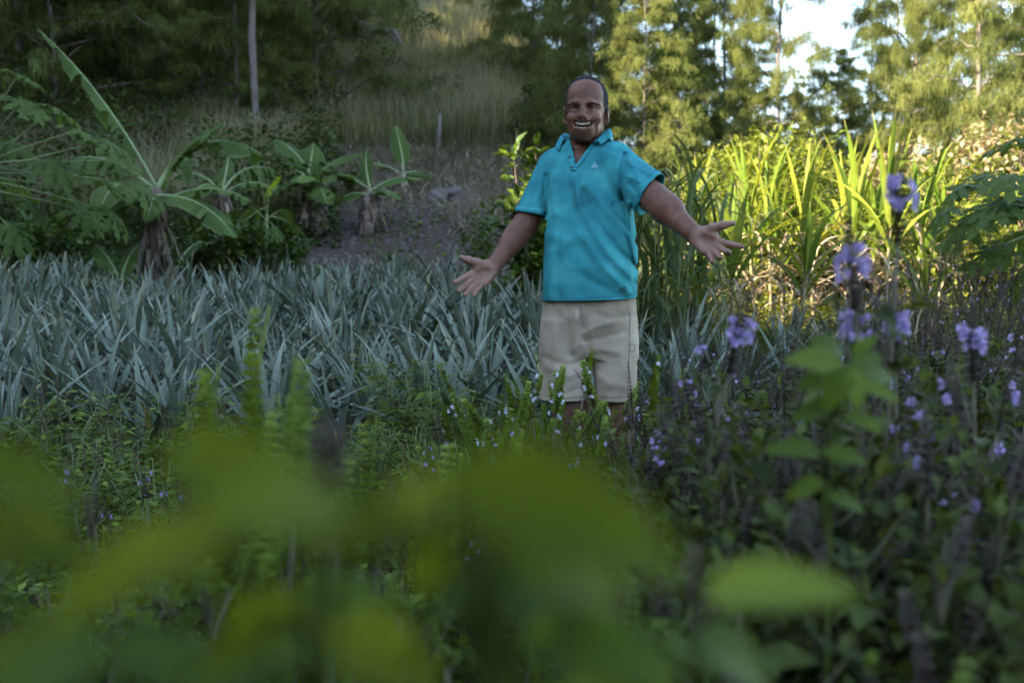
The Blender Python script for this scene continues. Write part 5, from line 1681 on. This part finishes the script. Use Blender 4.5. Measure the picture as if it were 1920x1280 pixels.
# hair: a close cropped cap behind a receding hairline
def hair_post(X, d):
    q = (X - HC) @ HR
    x, y, z = q.T
    ax = np.abs(x)
    mid_ = -.060 + .95 * np.maximum(.108 - z, 0) * sm(.0, .04, ax) + 3 * np.maximum(.090 - z, 0) * (ax < .03)
    sid_ = np.where(z > .03, -.046 + .25 * np.maximum(z - .06, 0), -.046 + .55 * np.maximum(.03 - z, 0))
    w_ = sm(.044, .060, ax) * sm(.108, .094, z)
    line = np.minimum(mid_, .0) * (1 - w_) + np.minimum(sid_, -.012) * w_
    # recede above the temples, full at the sides
    edge = np.maximum(line - y, (-.020 - .6 * (y - .02)) - z)
    edge = np.maximum(edge, np.where(z < .028, (ax - .0775) * 3, -1))
    nz = .0009 * (np.sin(x * 900) * np.sin(y * 870 + 1) + np.sin(z * 930 + 2) * np.sin(x * 700))
    return np.maximum(d - .0042 * np.clip(-edge / .016, .05, 1) + nz * np.clip(-edge / .01, 0, 1), edge * .7)
V2, Q2 = skin_field(F, HC - .13, HC + .15, .0026, hair_post)
g = Geo(); g.add(V2, Q2)
M_HAIR = solid_mat('cropped_hair', [(0.35, (0.014, 0.012, 0.012)), (0.55, (0.035, 0.032, 0.034)), (0.7, (0.13, 0.125, 0.13))], 150, 0.9, 0.8, spec=0.2)
obj('hair', g.mesh('person_hair', M_HAIR), person)
# short single hairs thin the cap out along the hairline
hv_ = np.flatnonzero(V[:, 2] > HC[2] - .05)
hq_ = (V[hv_] - HC) @ HR
d0_ = hair_post(V[hv_], np.full(len(hv_), -1.0)) / .7
rh = np.random.default_rng(77)
pick = hv_[rh.random(len(hv_)) < .30 * np.exp(-((d0_ - .001) / .006) ** 2)]
g = Geo()
n_h = len(pick)
nv_ = nor[pick]
dh_ = unit(rh.normal(0, .5, (n_h, 3)) + HR @ np.array([0, .6, -.3]))
p0_ = V[pick] - nv_ * .0004
strips(g, np.stack([p0_, p0_ + nv_ * .0014 + dh_ * .0015, p0_ + nv_ * .0018 + dh_ * .0035], 1), np.tile([.0005, .0005, .0002], (n_h, 1)), unit(np.cross(nv_, dh_)), 0, None, cols=2)
obj('hairline', g.mesh('person_hairline', M_HAIR), person)
# eyebrows, eyes, teeth
M_BROW = solid_mat('eyebrow_hair', [(0.3, (0.045, 0.023, 0.015)), (0.7, (0.12, 0.06, 0.038))], 300, 0.9, 0.5)
M_EYE, nt, out = nodes('eye')
tc = N(nt, 'ShaderNodeTexCoord')
sp = N(nt, 'ShaderNodeSeparateXYZ')
nt.links.new(tc.outputs['Object'], sp.inputs[0])
rp = ramp(nt, [(0.0, (0.010, 0.006, 0.005)), (0.40, (0.015, 0.008, 0.006)), (0.46, (0.24, 0.18, 0.15)), (1, (0.24, 0.18, 0.15))])
ln_ = N(nt, 'ShaderNodeVectorMath', operation='LENGTH')
cx_ = N(nt, 'ShaderNodeCombineXYZ')
nt.links.new(sp.outputs[0], cx_.inputs[0]); nt.links.new(sp.outputs[2], cx_.inputs[2])
nt.links.new(cx_.outputs[0], ln_.inputs[0])
ml = N(nt, 'ShaderNodeMath', operation='MULTIPLY'); ml.inputs[1].default_value = 65
nt.links.new(ln_.outputs['Value'], ml.inputs[0]); nt.links.new(ml.outputs[0], rp.inputs[0])
pe = N(nt, 'ShaderNodeBsdfPrincipled', i_Roughness=0.3)
nt.links.new(rp.outputs[0], pe.inputs['Base Color']); nt.links.new(pe.outputs[0], out.inputs[0])
bm = bmesh.new(); bmesh.ops.create_uvsphere(bm, u_segments=20, v_segments=14, radius=.0125)
eme = bpy.data.meshes.new('eye'); bm.to_mesh(eme); bm.free(); eme.materials.append(M_EYE)
for pl in eme.polygons: pl.use_smooth = True
hq = Matrix(HR.tolist()).to_euler()
for s in (-1, 1):
    obj('eye', eme, person, hd(s * .031, -.0705, -.003), hq)
    bl = [np.array(hd(s * (.010 + .046 * t), -.098 + .030 * t ** 2.2, .0055 + .0080 * math.sin(t * 2.6) - .002 * t)) for t in np.linspace(0, 1, 7)]
    rb = np.random.default_rng(31 + s)
    t_ = rb.random(150)
    k_ = np.linspace(0, 1, 7)
    P_ = np.stack([np.interp(t_, k_, np.array(bl)[:, j]) for j in range(3)], -1)
    upv = HR @ np.array([0, 0, 1.0]); inv = HR @ np.array([0, 1.0, 0])
    P_ += upv * (rb.normal(0, .0017, 150) * (1.1 - .6 * t_))[:, None]
    bvh_head = BODY_BV
    g = Geo()
    L0, L1, L2 = [], [], []
    for p_ in P_:
        h_ = bvh_head.ray_cast(Vector(p_ - inv * .05), Vector(inv))
        q_ = np.array(h_[0]) if h_[0] is not None else p_
        n_v = np.array(h_[1]) if h_[0] is not None else -inv
        dv = HR @ np.array([s * 1.0, 0, rb.uniform(-.1, .5)])
        L0.append(q_ - n_v * .0003); L1.append(q_ + n_v * .0009 + dv * .003); L2.append(q_ + n_v * .0006 + dv * .006)
    strips(g, np.stack([np.array(L0), np.array(L1), np.array(L2)], 1), np.tile([.0004, .0004, .0001], (150, 1)), np.tile(upv, (150, 1)), 0, None, cols=2)
    obj('eyebrow', g.mesh('eyebrow', M_BROW), person)
M_TEETH = solid_mat('teeth', [(0.3, (0.30, 0.235, 0.15)), (0.7, (0.43, 0.35, 0.235))], 40, 0.3, 0.0, spec=0.5)
g = Geo()
for row, (zr, hh, cnt) in enumerate(((-.0592, .0130, 8), (-.0765, .0055, 8))):
    for i in range(cnt):
        x = (i - (cnt - 1) / 2) * .0066
        f = abs(x) / .03
        y = -.0935 + .019 * f ** 2
        zc = zr + .0085 * f ** 2
        w, h_, t_ = .00315, hh * (.5 - .06 * f) , .003
        c8 = np.array([(sx * w * (1 if sz > 0 else .88), sy * t_, sz * h_) for sx in (-1, 1) for sy in (-1, 1) for sz in (-1, 1)]) + [x, y, zc]
        g.add(np.array([hd(*v) for v in c8]), [(0, 1, 3, 2), (4, 6, 7, 5), (0, 4, 5, 1), (2, 3, 7, 6), (0, 2, 6, 4), (1, 5, 7, 3)])
obj('teeth', g.mesh('teeth', M_TEETH, False), person)

# ------------------------------------------------------------------ clothes
def px_of(X):
    """photo pixel of local points"""
    w = X + np.array(PB)
    dx, dy, dz = w[:, 0], w[:, 1], w[:, 2] - CAM_H
    fwd = dy * CF[0] + dz * CF[1]
    up = dy * CU[0] + dz * CU[1]
    return 960 + FPX * dx / fwd, 640 - FPX * up / fwd

def fold_field(X, folds):
    """ridges (+) and hollows (-) drawn along lines on the front of a garment"""
    u, v = px_of(X)
    s = np.zeros(len(X))
    for (pts_, w, amp) in folds:
        best = np.full(len(X), 1e9)
        for (a, b) in zip(pts_[:-1], pts_[1:]):
            ax, ay = a; bx, by = b
            L2 = (bx - ax) ** 2 + (by - ay) ** 2
            h = np.clip(((u - ax) * (bx - ax) + (v - ay) * (by - ay)) / L2, 0, 1)
            best = np.minimum(best, np.hypot(u - ax - h * (bx - ax), v - ay - h * (by - ay)))
        s += amp * np.exp(-(best / w) ** 2)
    return s

def section_fn(rows, yaw, p=2.3):
    """rows: py, left px, right px, half depth, centre dy -> distance-like function"""
    zs, cx, aa, bb, cy = [], [], [], [], []
    for py, l, r, b, dy in rows:
        L_, R__ = Wp(l, py, dy), Wp(r, py, dy)
        zs.append(L_[2]); cx.append((L_[0] + R__[0]) / 2); aa.append((R__[0] - L_[0]) / 2); bb.append(b); cy.append(dy)
    o = np.argsort(zs)
    zs, cx, aa, bb, cy = [np.array(t)[o] for t in (zs, cx, aa, bb, cy)]
    c, s = math.cos(yaw), math.sin(yaw)
    def f(X):
        z = X[:, 2]
        x = X[:, 0] - np.interp(z, zs, cx); y = X[:, 1] - np.interp(z, zs, cy)
        a = np.interp(z, zs, aa); b = np.interp(z, zs, bb)
        x, y = x * c + y * s, -x * s + y * c
        r = ((np.abs(x) / a) ** p + (np.abs(y) / b) ** p) ** (1 / p)
        d = (r - 1) * np.minimum(a, b) * .95
        return np.maximum(d, np.maximum(z - zs[-1], zs[0] - z))
    return f, zs

sh_rows = [(256, 1078, 1118, .045, .05), (264, 1062, 1138, .065, .045), (280, 1044, 1158, .088, .03), (300, 1032, 1172, .105, .015), (340, 1024, 1183, .122, -.005), (380, 1022, 1186, .130, -.015),
           (420, 1021, 1190, .138, -.025), (460, 1020, 1195, .148, -.032), (500, 1019, 1196, .152, -.034), (540, 1018, 1194, .150, -.028), (590, 1017, 1192, .147, -.022)]
fsh, zsh = section_fn(sh_rows, RAD(-14))
FS = Field()
FS.func(fsh, Wp(1105, 420), .30, .02)
SEA, SEB = Wp(998, 410, .035), Wp(1232, 374, -.20)     # beyond the sleeve ends
FS.cone(NB + [-.03, .03, -.015], SA + [.012, 0, .012], .052, .056, .04)
FS.cone(NB + [.03, .02, -.028], SB + [-.012, 0, .012], .052, .058, .04)
FS.cone(SA, SEA, .068, .070, .022)
FS.cone(SB + [-.02, 0, -.01], SEB, .080, .078, .022)
sh_folds = [([(1072, 330), (1095, 400), (1135, 470), (1185, 520)], 7, .005), ([(1092, 360), (1120, 420), (1160, 470), (1192, 500)], 6, -.005), ([(1100, 345), (1140, 400), (1180, 440)], 8, .005),
            ([(1150, 385), (1175, 425), (1192, 455)], 5, -.005), ([(1178, 380), (1183, 430), (1188, 480)], 4, .005), ([(1165, 420), (1182, 470), (1190, 530)], 4, -.004), ([(1090, 440), (1130, 500), (1180, 548)], 8, .004),
            ([(1172, 290), (1162, 330), (1166, 375)], 4.5, -.008), ([(1178, 300), (1195, 325), (1200, 360)], 5, .005), ([(1185, 315), (1215, 332), (1238, 345)], 4, -.004), ([(1180, 345), (1195, 362), (1205, 378)], 4, -.004), ([(1175, 330), (1200, 340), (1222, 355)], 4, .004),
            ([(1024, 330), (1020, 370), (1023, 400)], 4, -.007), ([(1010, 360), (1008, 385), (1012, 402)], 4, .004), ([(1045, 300), (1034, 345), (1040, 400)], 9, .003), ([(1035, 470), (1032, 520), (1030, 560)], 7, .004), ([(1048, 480), (1046, 530), (1050, 560)], 6, -.003),
            ([(1080, 322), (1085, 350), (1082, 390)], 6, .003), ([(1120, 310), (1108, 340), (1110, 380)], 9, -.003), ([(1100, 520), (1140, 545), (1170, 560)], 8, -.003), ([(1130, 275), (1150, 285), (1168, 288)], 6, -.003), ([(1030, 440), (1060, 450), (1100, 448)], 12, .003)]
def sh_post(X, d):
    return d - 1.7 * fold_field(X, sh_folds) * (X[:, 1] < .06)
Vs, Qs = skin_field(FS, (-.33, -.42, .86), (.36, .28, 1.68), .0042, sh_post)

def garment(name, V, Q, mat, cuts, poly=None, thick=.0035, parent=None, top_cut=None):
    """open the closed skin at its cuts and give it cloth thickness"""
    bm = bmesh.new()
    vs = [bm.verts.new(v) for v in V]
    for q_ in Q:
        try: bm.faces.new([vs[i] for i in q_])
        except ValueError: pass
    bmesh.ops.recalc_face_normals(bm, faces=bm.faces)
    for co, no, sel in cuts:
        fs = [f for f in bm.faces if sel(f.calc_center_median())]
        geom = list({e for f in fs for e in f.edges} | {v for f in fs for v in f.verts}) + fs
        bmesh.ops.bisect_plane(bm, geom=geom, plane_co=co, plane_no=no, clear_outer=True)
    if poly is not None:
        P = np.array([f.calc_center_median() for f in bm.faces])
        nn = np.array([f.normal for f in bm.faces])
        dead = poly(P, nn)
        bmesh.ops.delete(bm, geom=[f for f, k in zip(list(bm.faces), dead) if k], context='FACES')
    for _ in range(2): bmesh.ops.smooth_vert(bm, verts=[v for v in bm.verts if not v.is_boundary], factor=.4, use_axis_x=True, use_axis_y=True, use_axis_z=True)
    me = bpy.data.meshes.new(name)
    bm.to_mesh(me); bm.free()
    me.materials.append(mat)
    for pl in me.polygons: pl.use_smooth = True
    o = obj(name, me, parent)
    md = o.modifiers.new('cloth', 'SOLIDIFY')
    md.thickness = thick
    md.offset = -1
    return o

def inside(u, v, poly):
    r = np.zeros(len(u), bool)
    j = len(poly) - 1
    for i in range(len(poly)):
        xi, yi = poly[i]; xj, yj = poly[j]
        c = ((yi > v) != (yj > v)) & (u < (xj - xi) * (v - yi) / (yj - yi + 1e-9) + xi)
        r ^= c
        j = i
    return r

def cloth_mat(name, stops, scale, weave, rough=.85, spots=(), spotcol=(.05, .045, .04), fade=None, sheen=0.0):
    m, nt, out = nodes(name)
    L = nt.links
    tc = N(nt, 'ShaderNodeTexCoord')
    n1 = N(nt, 'ShaderNodeTexNoise', i_Scale=scale, i_Detail=7.0, i_Roughness=.6)
    L.new(tc.outputs['Object'], n1.inputs['Vector'])
    rp = ramp(nt, stops)
    L.new(n1.outputs[0], rp.inputs[0])
    c = rp.outputs[0]
    if len(spots):
        n3 = N(nt, 'ShaderNodeTexNoise', i_Scale=95.0, i_Detail=4.0, i_Roughness=.7)
        L.new(tc.outputs['Object'], n3.inputs['Vector'])
        for (pos, rad, amt, thr) in spots:
            dn = N(nt, 'ShaderNodeVectorMath', operation='DISTANCE')
            L.new(tc.outputs['Object'], dn.inputs[0]); dn.inputs[1].default_value = tuple(pos)
            mr = N(nt, 'ShaderNodeMapRange'); mr.inputs[1].default_value, mr.inputs[2].default_value = rad, rad * .2
            L.new(dn.outputs['Value'], mr.inputs[0])
            th = N(nt, 'ShaderNodeMapRange'); th.inputs[1].default_value, th.inputs[2].default_value = thr, thr + .12
            L.new(n3.outputs[0], th.inputs[0])
            mm = N(nt, 'ShaderNodeMath', operation='MULTIPLY'); L.new(mr.outputs[0], mm.inputs[0]); L.new(th.outputs[0], mm.inputs[1])
            m2 = N(nt, 'ShaderNodeMath', operation='MULTIPLY'); L.new(mm.outputs[0], m2.inputs[0]); m2.inputs[1].default_value = amt
            c = mix(nt, c, spotcol, m2.outputs[0])
    p = N(nt, 'ShaderNodeBsdfPrincipled', i_Roughness=rough)
    p.inputs['Specular IOR Level'].default_value = .1
    p.inputs['Sheen Weight'].default_value = sheen
    L.new(c, p.inputs['Base Color'])
    w = N(nt, 'ShaderNodeTexNoise', i_Scale=weave, i_Detail=2.0)
    L.new(tc.outputs['Object'], w.inputs['Vector'])
    w2 = N(nt, 'ShaderNodeTexNoise', i_Scale=28.0, i_Detail=3.0)
    L.new(tc.outputs['Object'], w2.inputs['Vector'])
    b2 = N(nt, 'ShaderNodeBump', i_Strength=.35, i_Distance=.006); L.new(w2.outputs[0], b2.inputs['Height'])
    b = N(nt, 'ShaderNodeBump', i_Strength=.3, i_Distance=.001); L.new(w.outputs[0], b.inputs['Height']); L.new(b2.outputs[0], b.inputs['Normal'])
    L.new(b.outputs[0], p.inputs['Normal'])
    L.new(p.outputs[0], out.inputs[0])
    return m

def spot(px, py, dy, r, amt=.8, thr=.5): return (Wp(px, py, dy), r, amt, thr)
M_SHIRT = cloth_mat('teal_pique', [(.3, (.005, .15, .175)), (.55, (.010, .24, .255)), (.75, (.035, .35, .355))], 9, 900, .85,
    [spot(1092, 335, -.14, .03, .9, .5), (Wp(1090, 372, -.15), .045, .85, .5), (Wp(1076, 380, -.15), .03, .7, .52), (Wp(1112, 324, -.13), .035, .5, .46), (Wp(1105, 450, -.18), .03, .6, .55), (Wp(1058, 425, -.17), .05, .6, .57), (Wp(1035, 440, -.16), .05, .7, .58),
     (Wp(1050, 500, -.18), .06, .6, .56), (Wp(1052, 545, -.17), .06, .7, .57), (Wp(1150, 525, -.17), .05, .5, .6), (Wp(1085, 420, -.17), .06, .5, .58)])
VEE = [(1068, 258), (1120, 258), (1116, 268), (1084, 311), (1080, 311), (1070, 268)]
na = (SEA - SA) / np.linalg.norm(SEA - SA)
nb_ = (SEB - SB) / np.linalg.norm(SEB - SB)
CA_, CB_ = Wp(1000, 402, .03), Wp(1221, 366, -.165)
nb_ = np.array([.80, -.42, -.50]); nb_ /= np.linalg.norm(nb_)
na = np.array([-.20, -.05, -1.0]); na /= np.linalg.norm(na)
hem = Wp(1105, 563, -.15)
def on_arm(c, S, E, r, t0):
    c = np.array(c)
    L_ = np.linalg.norm(E - S)
    u = (E - S) / L_
    t = (c - S) @ u
    return t > t0 * L_ and np.linalg.norm(c - S - u * t) < r + .03 * (t > L_)
def vee_poly(P, nn):
    u, v = px_of(P)
    neck = (np.hypot((P[:, 0] - NB[0]) / .066, (P[:, 1] - NB[1]) / .07) < 1) & (P[:, 2] > NB[2] - .03)
    return (inside(u, v, VEE) & (P[:, 1] < .03)) | neck
shirt = garment('shirt', Vs, Qs, M_SHIRT, [
    (Vector(hem), Vector((.03, 0, -1)), lambda c: c.z < hem[2] + .05),
    (Vector(CA_), Vector(na), lambda c: on_arm(c, SA, SEA, .080, .55)),
    (Vector(CB_), Vector(nb_), lambda c: on_arm(c, SB, SEB, .092, .5))], vee_poly, .0035, person)

from mathutils.bvhtree import BVHTree
def bvh_of(V, Q): return BVHTree.FromPolygons([Vector(v) for v in V], [tuple(int(i) for i in q_) for q_ in Q])
BV = bvh_of(Vs, Qs)
CAMP = Vector((0, 0, CAM_H)) - PB
def on(bv, px, py, lift=.002):
    d = (at(px, py, 3.0) - PB - CAMP).normalized()
    h = bv.ray_cast(CAMP, d)
    if h[0] is None: return np.array(Wp(px, py, -.1)), Vector((0, -1, 0))
    return np.array(h[0] + h[1] * lift), h[1]

def strip_on(name, bv, a, b, wpx, mat, parent, lift=.003, K=12):
    """a flat band of cloth laid along the garment from pixel a to pixel b"""
    g = Geo()
    rows = []
    for t in np.linspace(0, 1, K):
        x, y = a[0] + (b[0] - a[0]) * t, a[1] + (b[1] - a[1]) * t
        rows.append([on(bv, x + s * wpx, y, lift)[0] for s in (-1, -.5, 0, .5, 1)])
    R2 = np.array(rows)
    i = np.arange(K - 1)[:, None] * 5 + np.arange(4)[None]
    g.add(R2.reshape(-1, 3), np.stack([i, i + 5, i + 6, i + 1], -1))
    o = obj(name, g.mesh(name, mat), parent)
    md = o.modifiers.new('cloth', 'SOLIDIFY'); md.thickness = .003; md.offset = 0
    return o

strip_on('placket', BV, (1066, 270), (1076, 321), 5.0, M_SHIRT, shirt)
strip_on('placket', BV, (1114, 268), (1080, 316), 3.6, M_SHIRT, shirt, .004)
M_BUTTON = solid_mat('button', [(0.3, (.01, .06, .09)), (.7, (.02, .10, .13))], 30, .3, 0)
for (x, y) in ((1069, 296), (1074, 315)):
    p, n = on(BV, x, y, .006)
    g = Geo(); tube(g, [p, p + np.array(n) * .002], [.005, .0045], 10)
    obj('button', g.mesh('button', M_BUTTON), shirt)
M_WHITE = solid_mat('white_thread', [(0, (.75, .78, .8)), (1, (.82, .84, .86))], 30, .7, 0)
g = Geo()
for (x, y) in ((1115, 306), (1112.6, 309.5), (1117.4, 309.5), (1110.3, 313), (1115, 313), (1119.7, 313)):
    p, n = on(BV, x, y, .001)
    tube(g, [p, p + np.array(n) * .0015], [.0022, .0018], 6)
obj('chest_emblem', g.mesh('chest_emblem', M_WHITE), shirt, label='small white triangle of six stitched dots')
M_DARK = solid_mat('dark_print', [(0, (.02, .06, .07)), (1, (.03, .09, .10))], 30, .8, 0)
g = Geo()
for (x0, y0, x1, y1) in ((1163, 541, 1172, 538), (1166, 543, 1176, 543), (1164, 546, 1170, 541), (1170, 537, 1174, 541), (1169, 546, 1175, 544)):
    p, n = on(BV, x0, y0, .001); p2, _ = on(BV, x1, y1, .001)
    tube(g, [p, (p + p2) / 2, p2], [.0018, .0026, .0012], 5)
obj('hem_emblem', g.mesh('hem_emblem', M_DARK), shirt, label='small dark print near the hem')
# cuffs, hem band, armhole seam
def ring(bv_o, C, n, r0, mat, name, w=.010, off=.0015, lift=None, parent=None, sides=40, K=3):
    """a band that hugs the garment round the plane through C with normal n"""
    n = Vector(n).normalized()
    a = n.orthogonal().normalized(); b = n.cross(a)
    g = Geo()
    rows = []
    for j in range(sides):
        th = j / sides * 6.28318
        dv = a * math.cos(th) + b * math.sin(th)
        row = []
        for q_ in np.linspace(0, 1, K):
            c = Vector(C) - n * w * q_
            h = bv_o.ray_cast(c + dv * r0, -dv)
            p = h[0] + dv * off if h[0] is not None else c + dv * r0 * .6
            row.append(np.array(p))
        rows.append(row)
    R2 = np.array(rows)
    i = np.arange(sides)[:, None] * K + np.arange(K - 1)[None]
    i2 = ((np.arange(sides) + 1) % sides)[:, None] * K + np.arange(K - 1)[None]
    g.add(R2.reshape(-1, 3), np.stack([i, i2, i2 + 1, i + 1], -1))
    o = obj(name, g.mesh(name, mat), parent)
    md = o.modifiers.new('cloth', 'SOLIDIFY'); md.thickness = .004; md.offset = 0
    return o
ring(BV, CB_ + nb_ * .003, nb_, .105, M_SHIRT, 'cuff', .022, .0025, parent=shirt)
ring(BV, CA_ + na * .003, na, .085, M_SHIRT, 'cuff', .020, .0025, parent=shirt)
# collar: stands round the neck and folds outwards to two points
g = Geo()
cols = 33
rows = []
for j in range(cols):
    f = j / (cols - 1)                       # 0 = picture left front, 1 = picture right front, .5 = nape
    th = RAD(-118 + 236 * f)                 # 0 = back
    o = np.array([math.sin(th), math.cos(th), 0.0])
    front = sm(55, 118, abs(math.degrees(th)))
    side = 1 if f > .5 else -1
    c0 = np.array([NB[0] - .004, NB[1] + .012, 0])
    top_z = Wp(1100, 246, .03)[2] - .012 * front + (.010 if side > 0 else -.016 * front)
    rt = np.array([.073, .076]) + (.005 if side > 0 else 0)
    base = c0 + o * [rt[0], rt[1], 0]
    z_in = NB[2] + .002 - .020 * front
    drop = .044 + .008 * front ** 3
    flare = .024 + .006 * front
    # inner stand -> fold -> outer fall
    p0 = base + [0, 0, z_in]
    p1 = base + o * .002 + [0, 0, top_z - .006]
    p2 = base + o * .008 + [0, 0, top_z]
    p3 = base + o * .016 + [0, 0, top_z - .010]
    p4 = base + o * (flare) + [0, -.012 * front, top_z - drop * .62]
    p5 = base + o * (flare + .008) + [-.006 * side * front ** 3, -.022 * front, top_z - drop]
    rows.append([p0, p1, p2, p3, p4, p5])
R2 = np.array(rows)
i = np.arange(cols - 1)[:, None] * 6 + np.arange(5)[None]
g.add(R2.reshape(-1, 3), np.stack([i, i + 1, i + 7, i + 6], -1))
co = obj('collar', g.mesh('collar', M_SHIRT), shirt)
md = co.modifiers.new('sub', 'SUBSURF'); md.levels = md.render_levels = 1
md = co.modifiers.new('cloth', 'SOLIDIFY'); md.thickness = .0035; md.offset = 0

# shorts
FT = Field()
fw, zw = section_fn([(520, 1024, 1186, .125, -.005), (560, 1018, 1192, .135, -.01), (600, 1015, 1194, .138, -.005), (640, 1013, 1194, .130, 0), (668, 1013, 1194, .115, .005)], RAD(-8))
FT.func(fw, Wp(1104, 600), .24, .02)
fl, _ = section_fn([(600, 1018, 1110, .115, 0), (640, 1013, 1106, .112, 0), (700, 1012, 1108, .105, -.005), (775, 1008, 1101, .098, -.01)], 0, 2.2)
fr, _ = section_fn([(600, 1098, 1190, .115, -.01), (640, 1104, 1194, .112, -.012), (700, 1112, 1194, .105, -.02), (775, 1114, 1192, .098, -.025)], 0, 2.2)
FT.func(fl, Wp(1058, 690), .20, .02)
FT.func(fr, Wp(1150, 690), .20, .02)
tr_folds = [([(1094, 600), (1102, 640), (1109, 690), (1110, 740)], 6, -.008), ([(1082, 588), (1078, 620), (1076, 655)], 7, .010), ([(1088, 585), (1090, 615), (1094, 640)], 3.5, -.006), ([(1065, 600), (1066, 640), (1070, 665)], 8, -.005),
            ([(1092, 625), (1120, 612), (1150, 604)], 6, .005), ([(1098, 640), (1130, 632), (1170, 622)], 6, -.004), ([(1104, 660), (1130, 655), (1160, 660)], 7, .004), ([(1030, 690), (1070, 705), (1104, 690)], 8, .005), ([(1022, 670), (1060, 684), (1095, 672)], 6, -.004),
            ([(1040, 740), (1070, 735), (1100, 720)], 6, -.004), ([(1116, 700), (1140, 720), (1180, 725)], 8, .004), ([(1036, 600), (1046, 660), (1040, 730)], 10, .004), ([(1012, 700), (1030, 740)], 6, .003), ([(1120, 590), (1140, 596), (1176, 590)], 6, -.003), ([(1050, 575), (1060, 595), (1090, 600)], 6, .003)]
def tr_post(X, d):
    return d - 1.1 * fold_field(X, tr_folds) * (X[:, 1] < .03)
Vt, Qt = skin_field(FT, (-.24, -.28, .50), (.26, .26, 1.10), .0045, tr_post)
M_SHORTS = cloth_mat('khaki_cotton', [(.3, (.22, .175, .125)), (.55, (.34, .275, .20)), (.75, (.43, .36, .275))], 7, 700, .9, [(Wp(1120, 620, -.15), .05, .35, .5), (Wp(1125, 715, -.1), .05, .4, .52), (Wp(1060, 700, -.13), .09, .3, .52)], (.16, .11, .075))
hz = Wp(1100, 752, -.1)
shorts = garment('shorts', Vt, Qt, M_SHORTS, [(Vector(hz), Vector((0, 0, -1)), lambda c: c.z < hz[2] + .05)], None, .004, person)
BT = bvh_of(Vt, Qt)
# stitched lines and the side pocket
def seam(name, pts_, bv, mat, parent, w=.0012):
    g = Geo()
    P = []
    for (a, b) in zip(pts_[:-1], pts_[1:]):
        for t in np.linspace(0, 1, 8, endpoint=False): P.append(on(bv, a[0] + (b[0] - a[0]) * t, a[1] + (b[1] - a[1]) * t, .0006)[0])
    P.append(on(bv, *pts_[-1], .0006)[0])
    tube(g, P, w, 5)
    return obj(name, g.mesh(name, mat), parent)
M_STITCH = solid_mat('khaki_stitch', [(0, (.14, .11, .08)), (1, (.2, .16, .12))], 60, .9, 0)
M_TSTITCH = solid_mat('teal_stitch', [(0, (.008, .12, .155)), (1, (.012, .16, .20))], 60, .9, 0)
seam('side_seam', [(1181, 585), (1180, 650), (1176, 745)], BT, M_STITCH, shorts)
seam('pocket_flap', [(1178, 645), (1190, 646), (1190, 658), (1178, 658)], BT, M_STITCH, shorts)
seam('fly_seam', [(1088, 572), (1090, 596), (1096, 615)], BT, M_STITCH, shorts)
seam('leg_hem', [(1014, 741), (1060, 746), (1098, 742)], BT, M_STITCH, shorts)
seam('leg_hem', [(1118, 742), (1150, 745), (1186, 742)], BT, M_STITCH, shorts)
seam('hem_stitching', [(1020, 557), (1060, 560), (1105, 559), (1150, 555), (1188, 551)], BV, M_TSTITCH, shirt)
seam('armhole_seam', [(1170, 282), (1163, 310), (1161, 345), (1168, 378)], BV, M_TSTITCH, shirt)
# the picture's right collar leaf, folded over onto the shirt
tops = [Wp(1112, 267, -.075), Wp(1122, 258, -.05), Wp(1133, 248, -.01), Wp(1141, 243, .03), Wp(1140, 242, .07)]
bots = [on(BV, 1127, 277, .010)[0], on(BV, 1134, 272, .010)[0], on(BV, 1141, 266, .010)[0], on(BV, 1146, 260, .010)[0], Wp(1149, 257, .075)]
g = Geo()
rows = []
for a_, b_ in zip(tops, bots):
    rows.append([a_ * (1 - t) + b_ * t + np.array([.3, -.4, .8]) * .010 * math.sin(t * math.pi) for t in np.linspace(0, 1, 6)])
R2 = np.array(rows)
i = np.arange(4)[:, None] * 6 + np.arange(5)[None]
g.add(R2.reshape(-1, 3), np.stack([i, i + 1, i + 7, i + 6], -1))
cl = obj('collar', g.mesh('collar_leaf', M_SHIRT), shirt)
md = cl.modifiers.new('sub', 'SUBSURF'); md.levels = md.render_levels = 2
md = cl.modifiers.new('cloth', 'SOLIDIFY'); md.thickness = .0035; md.offset = 0
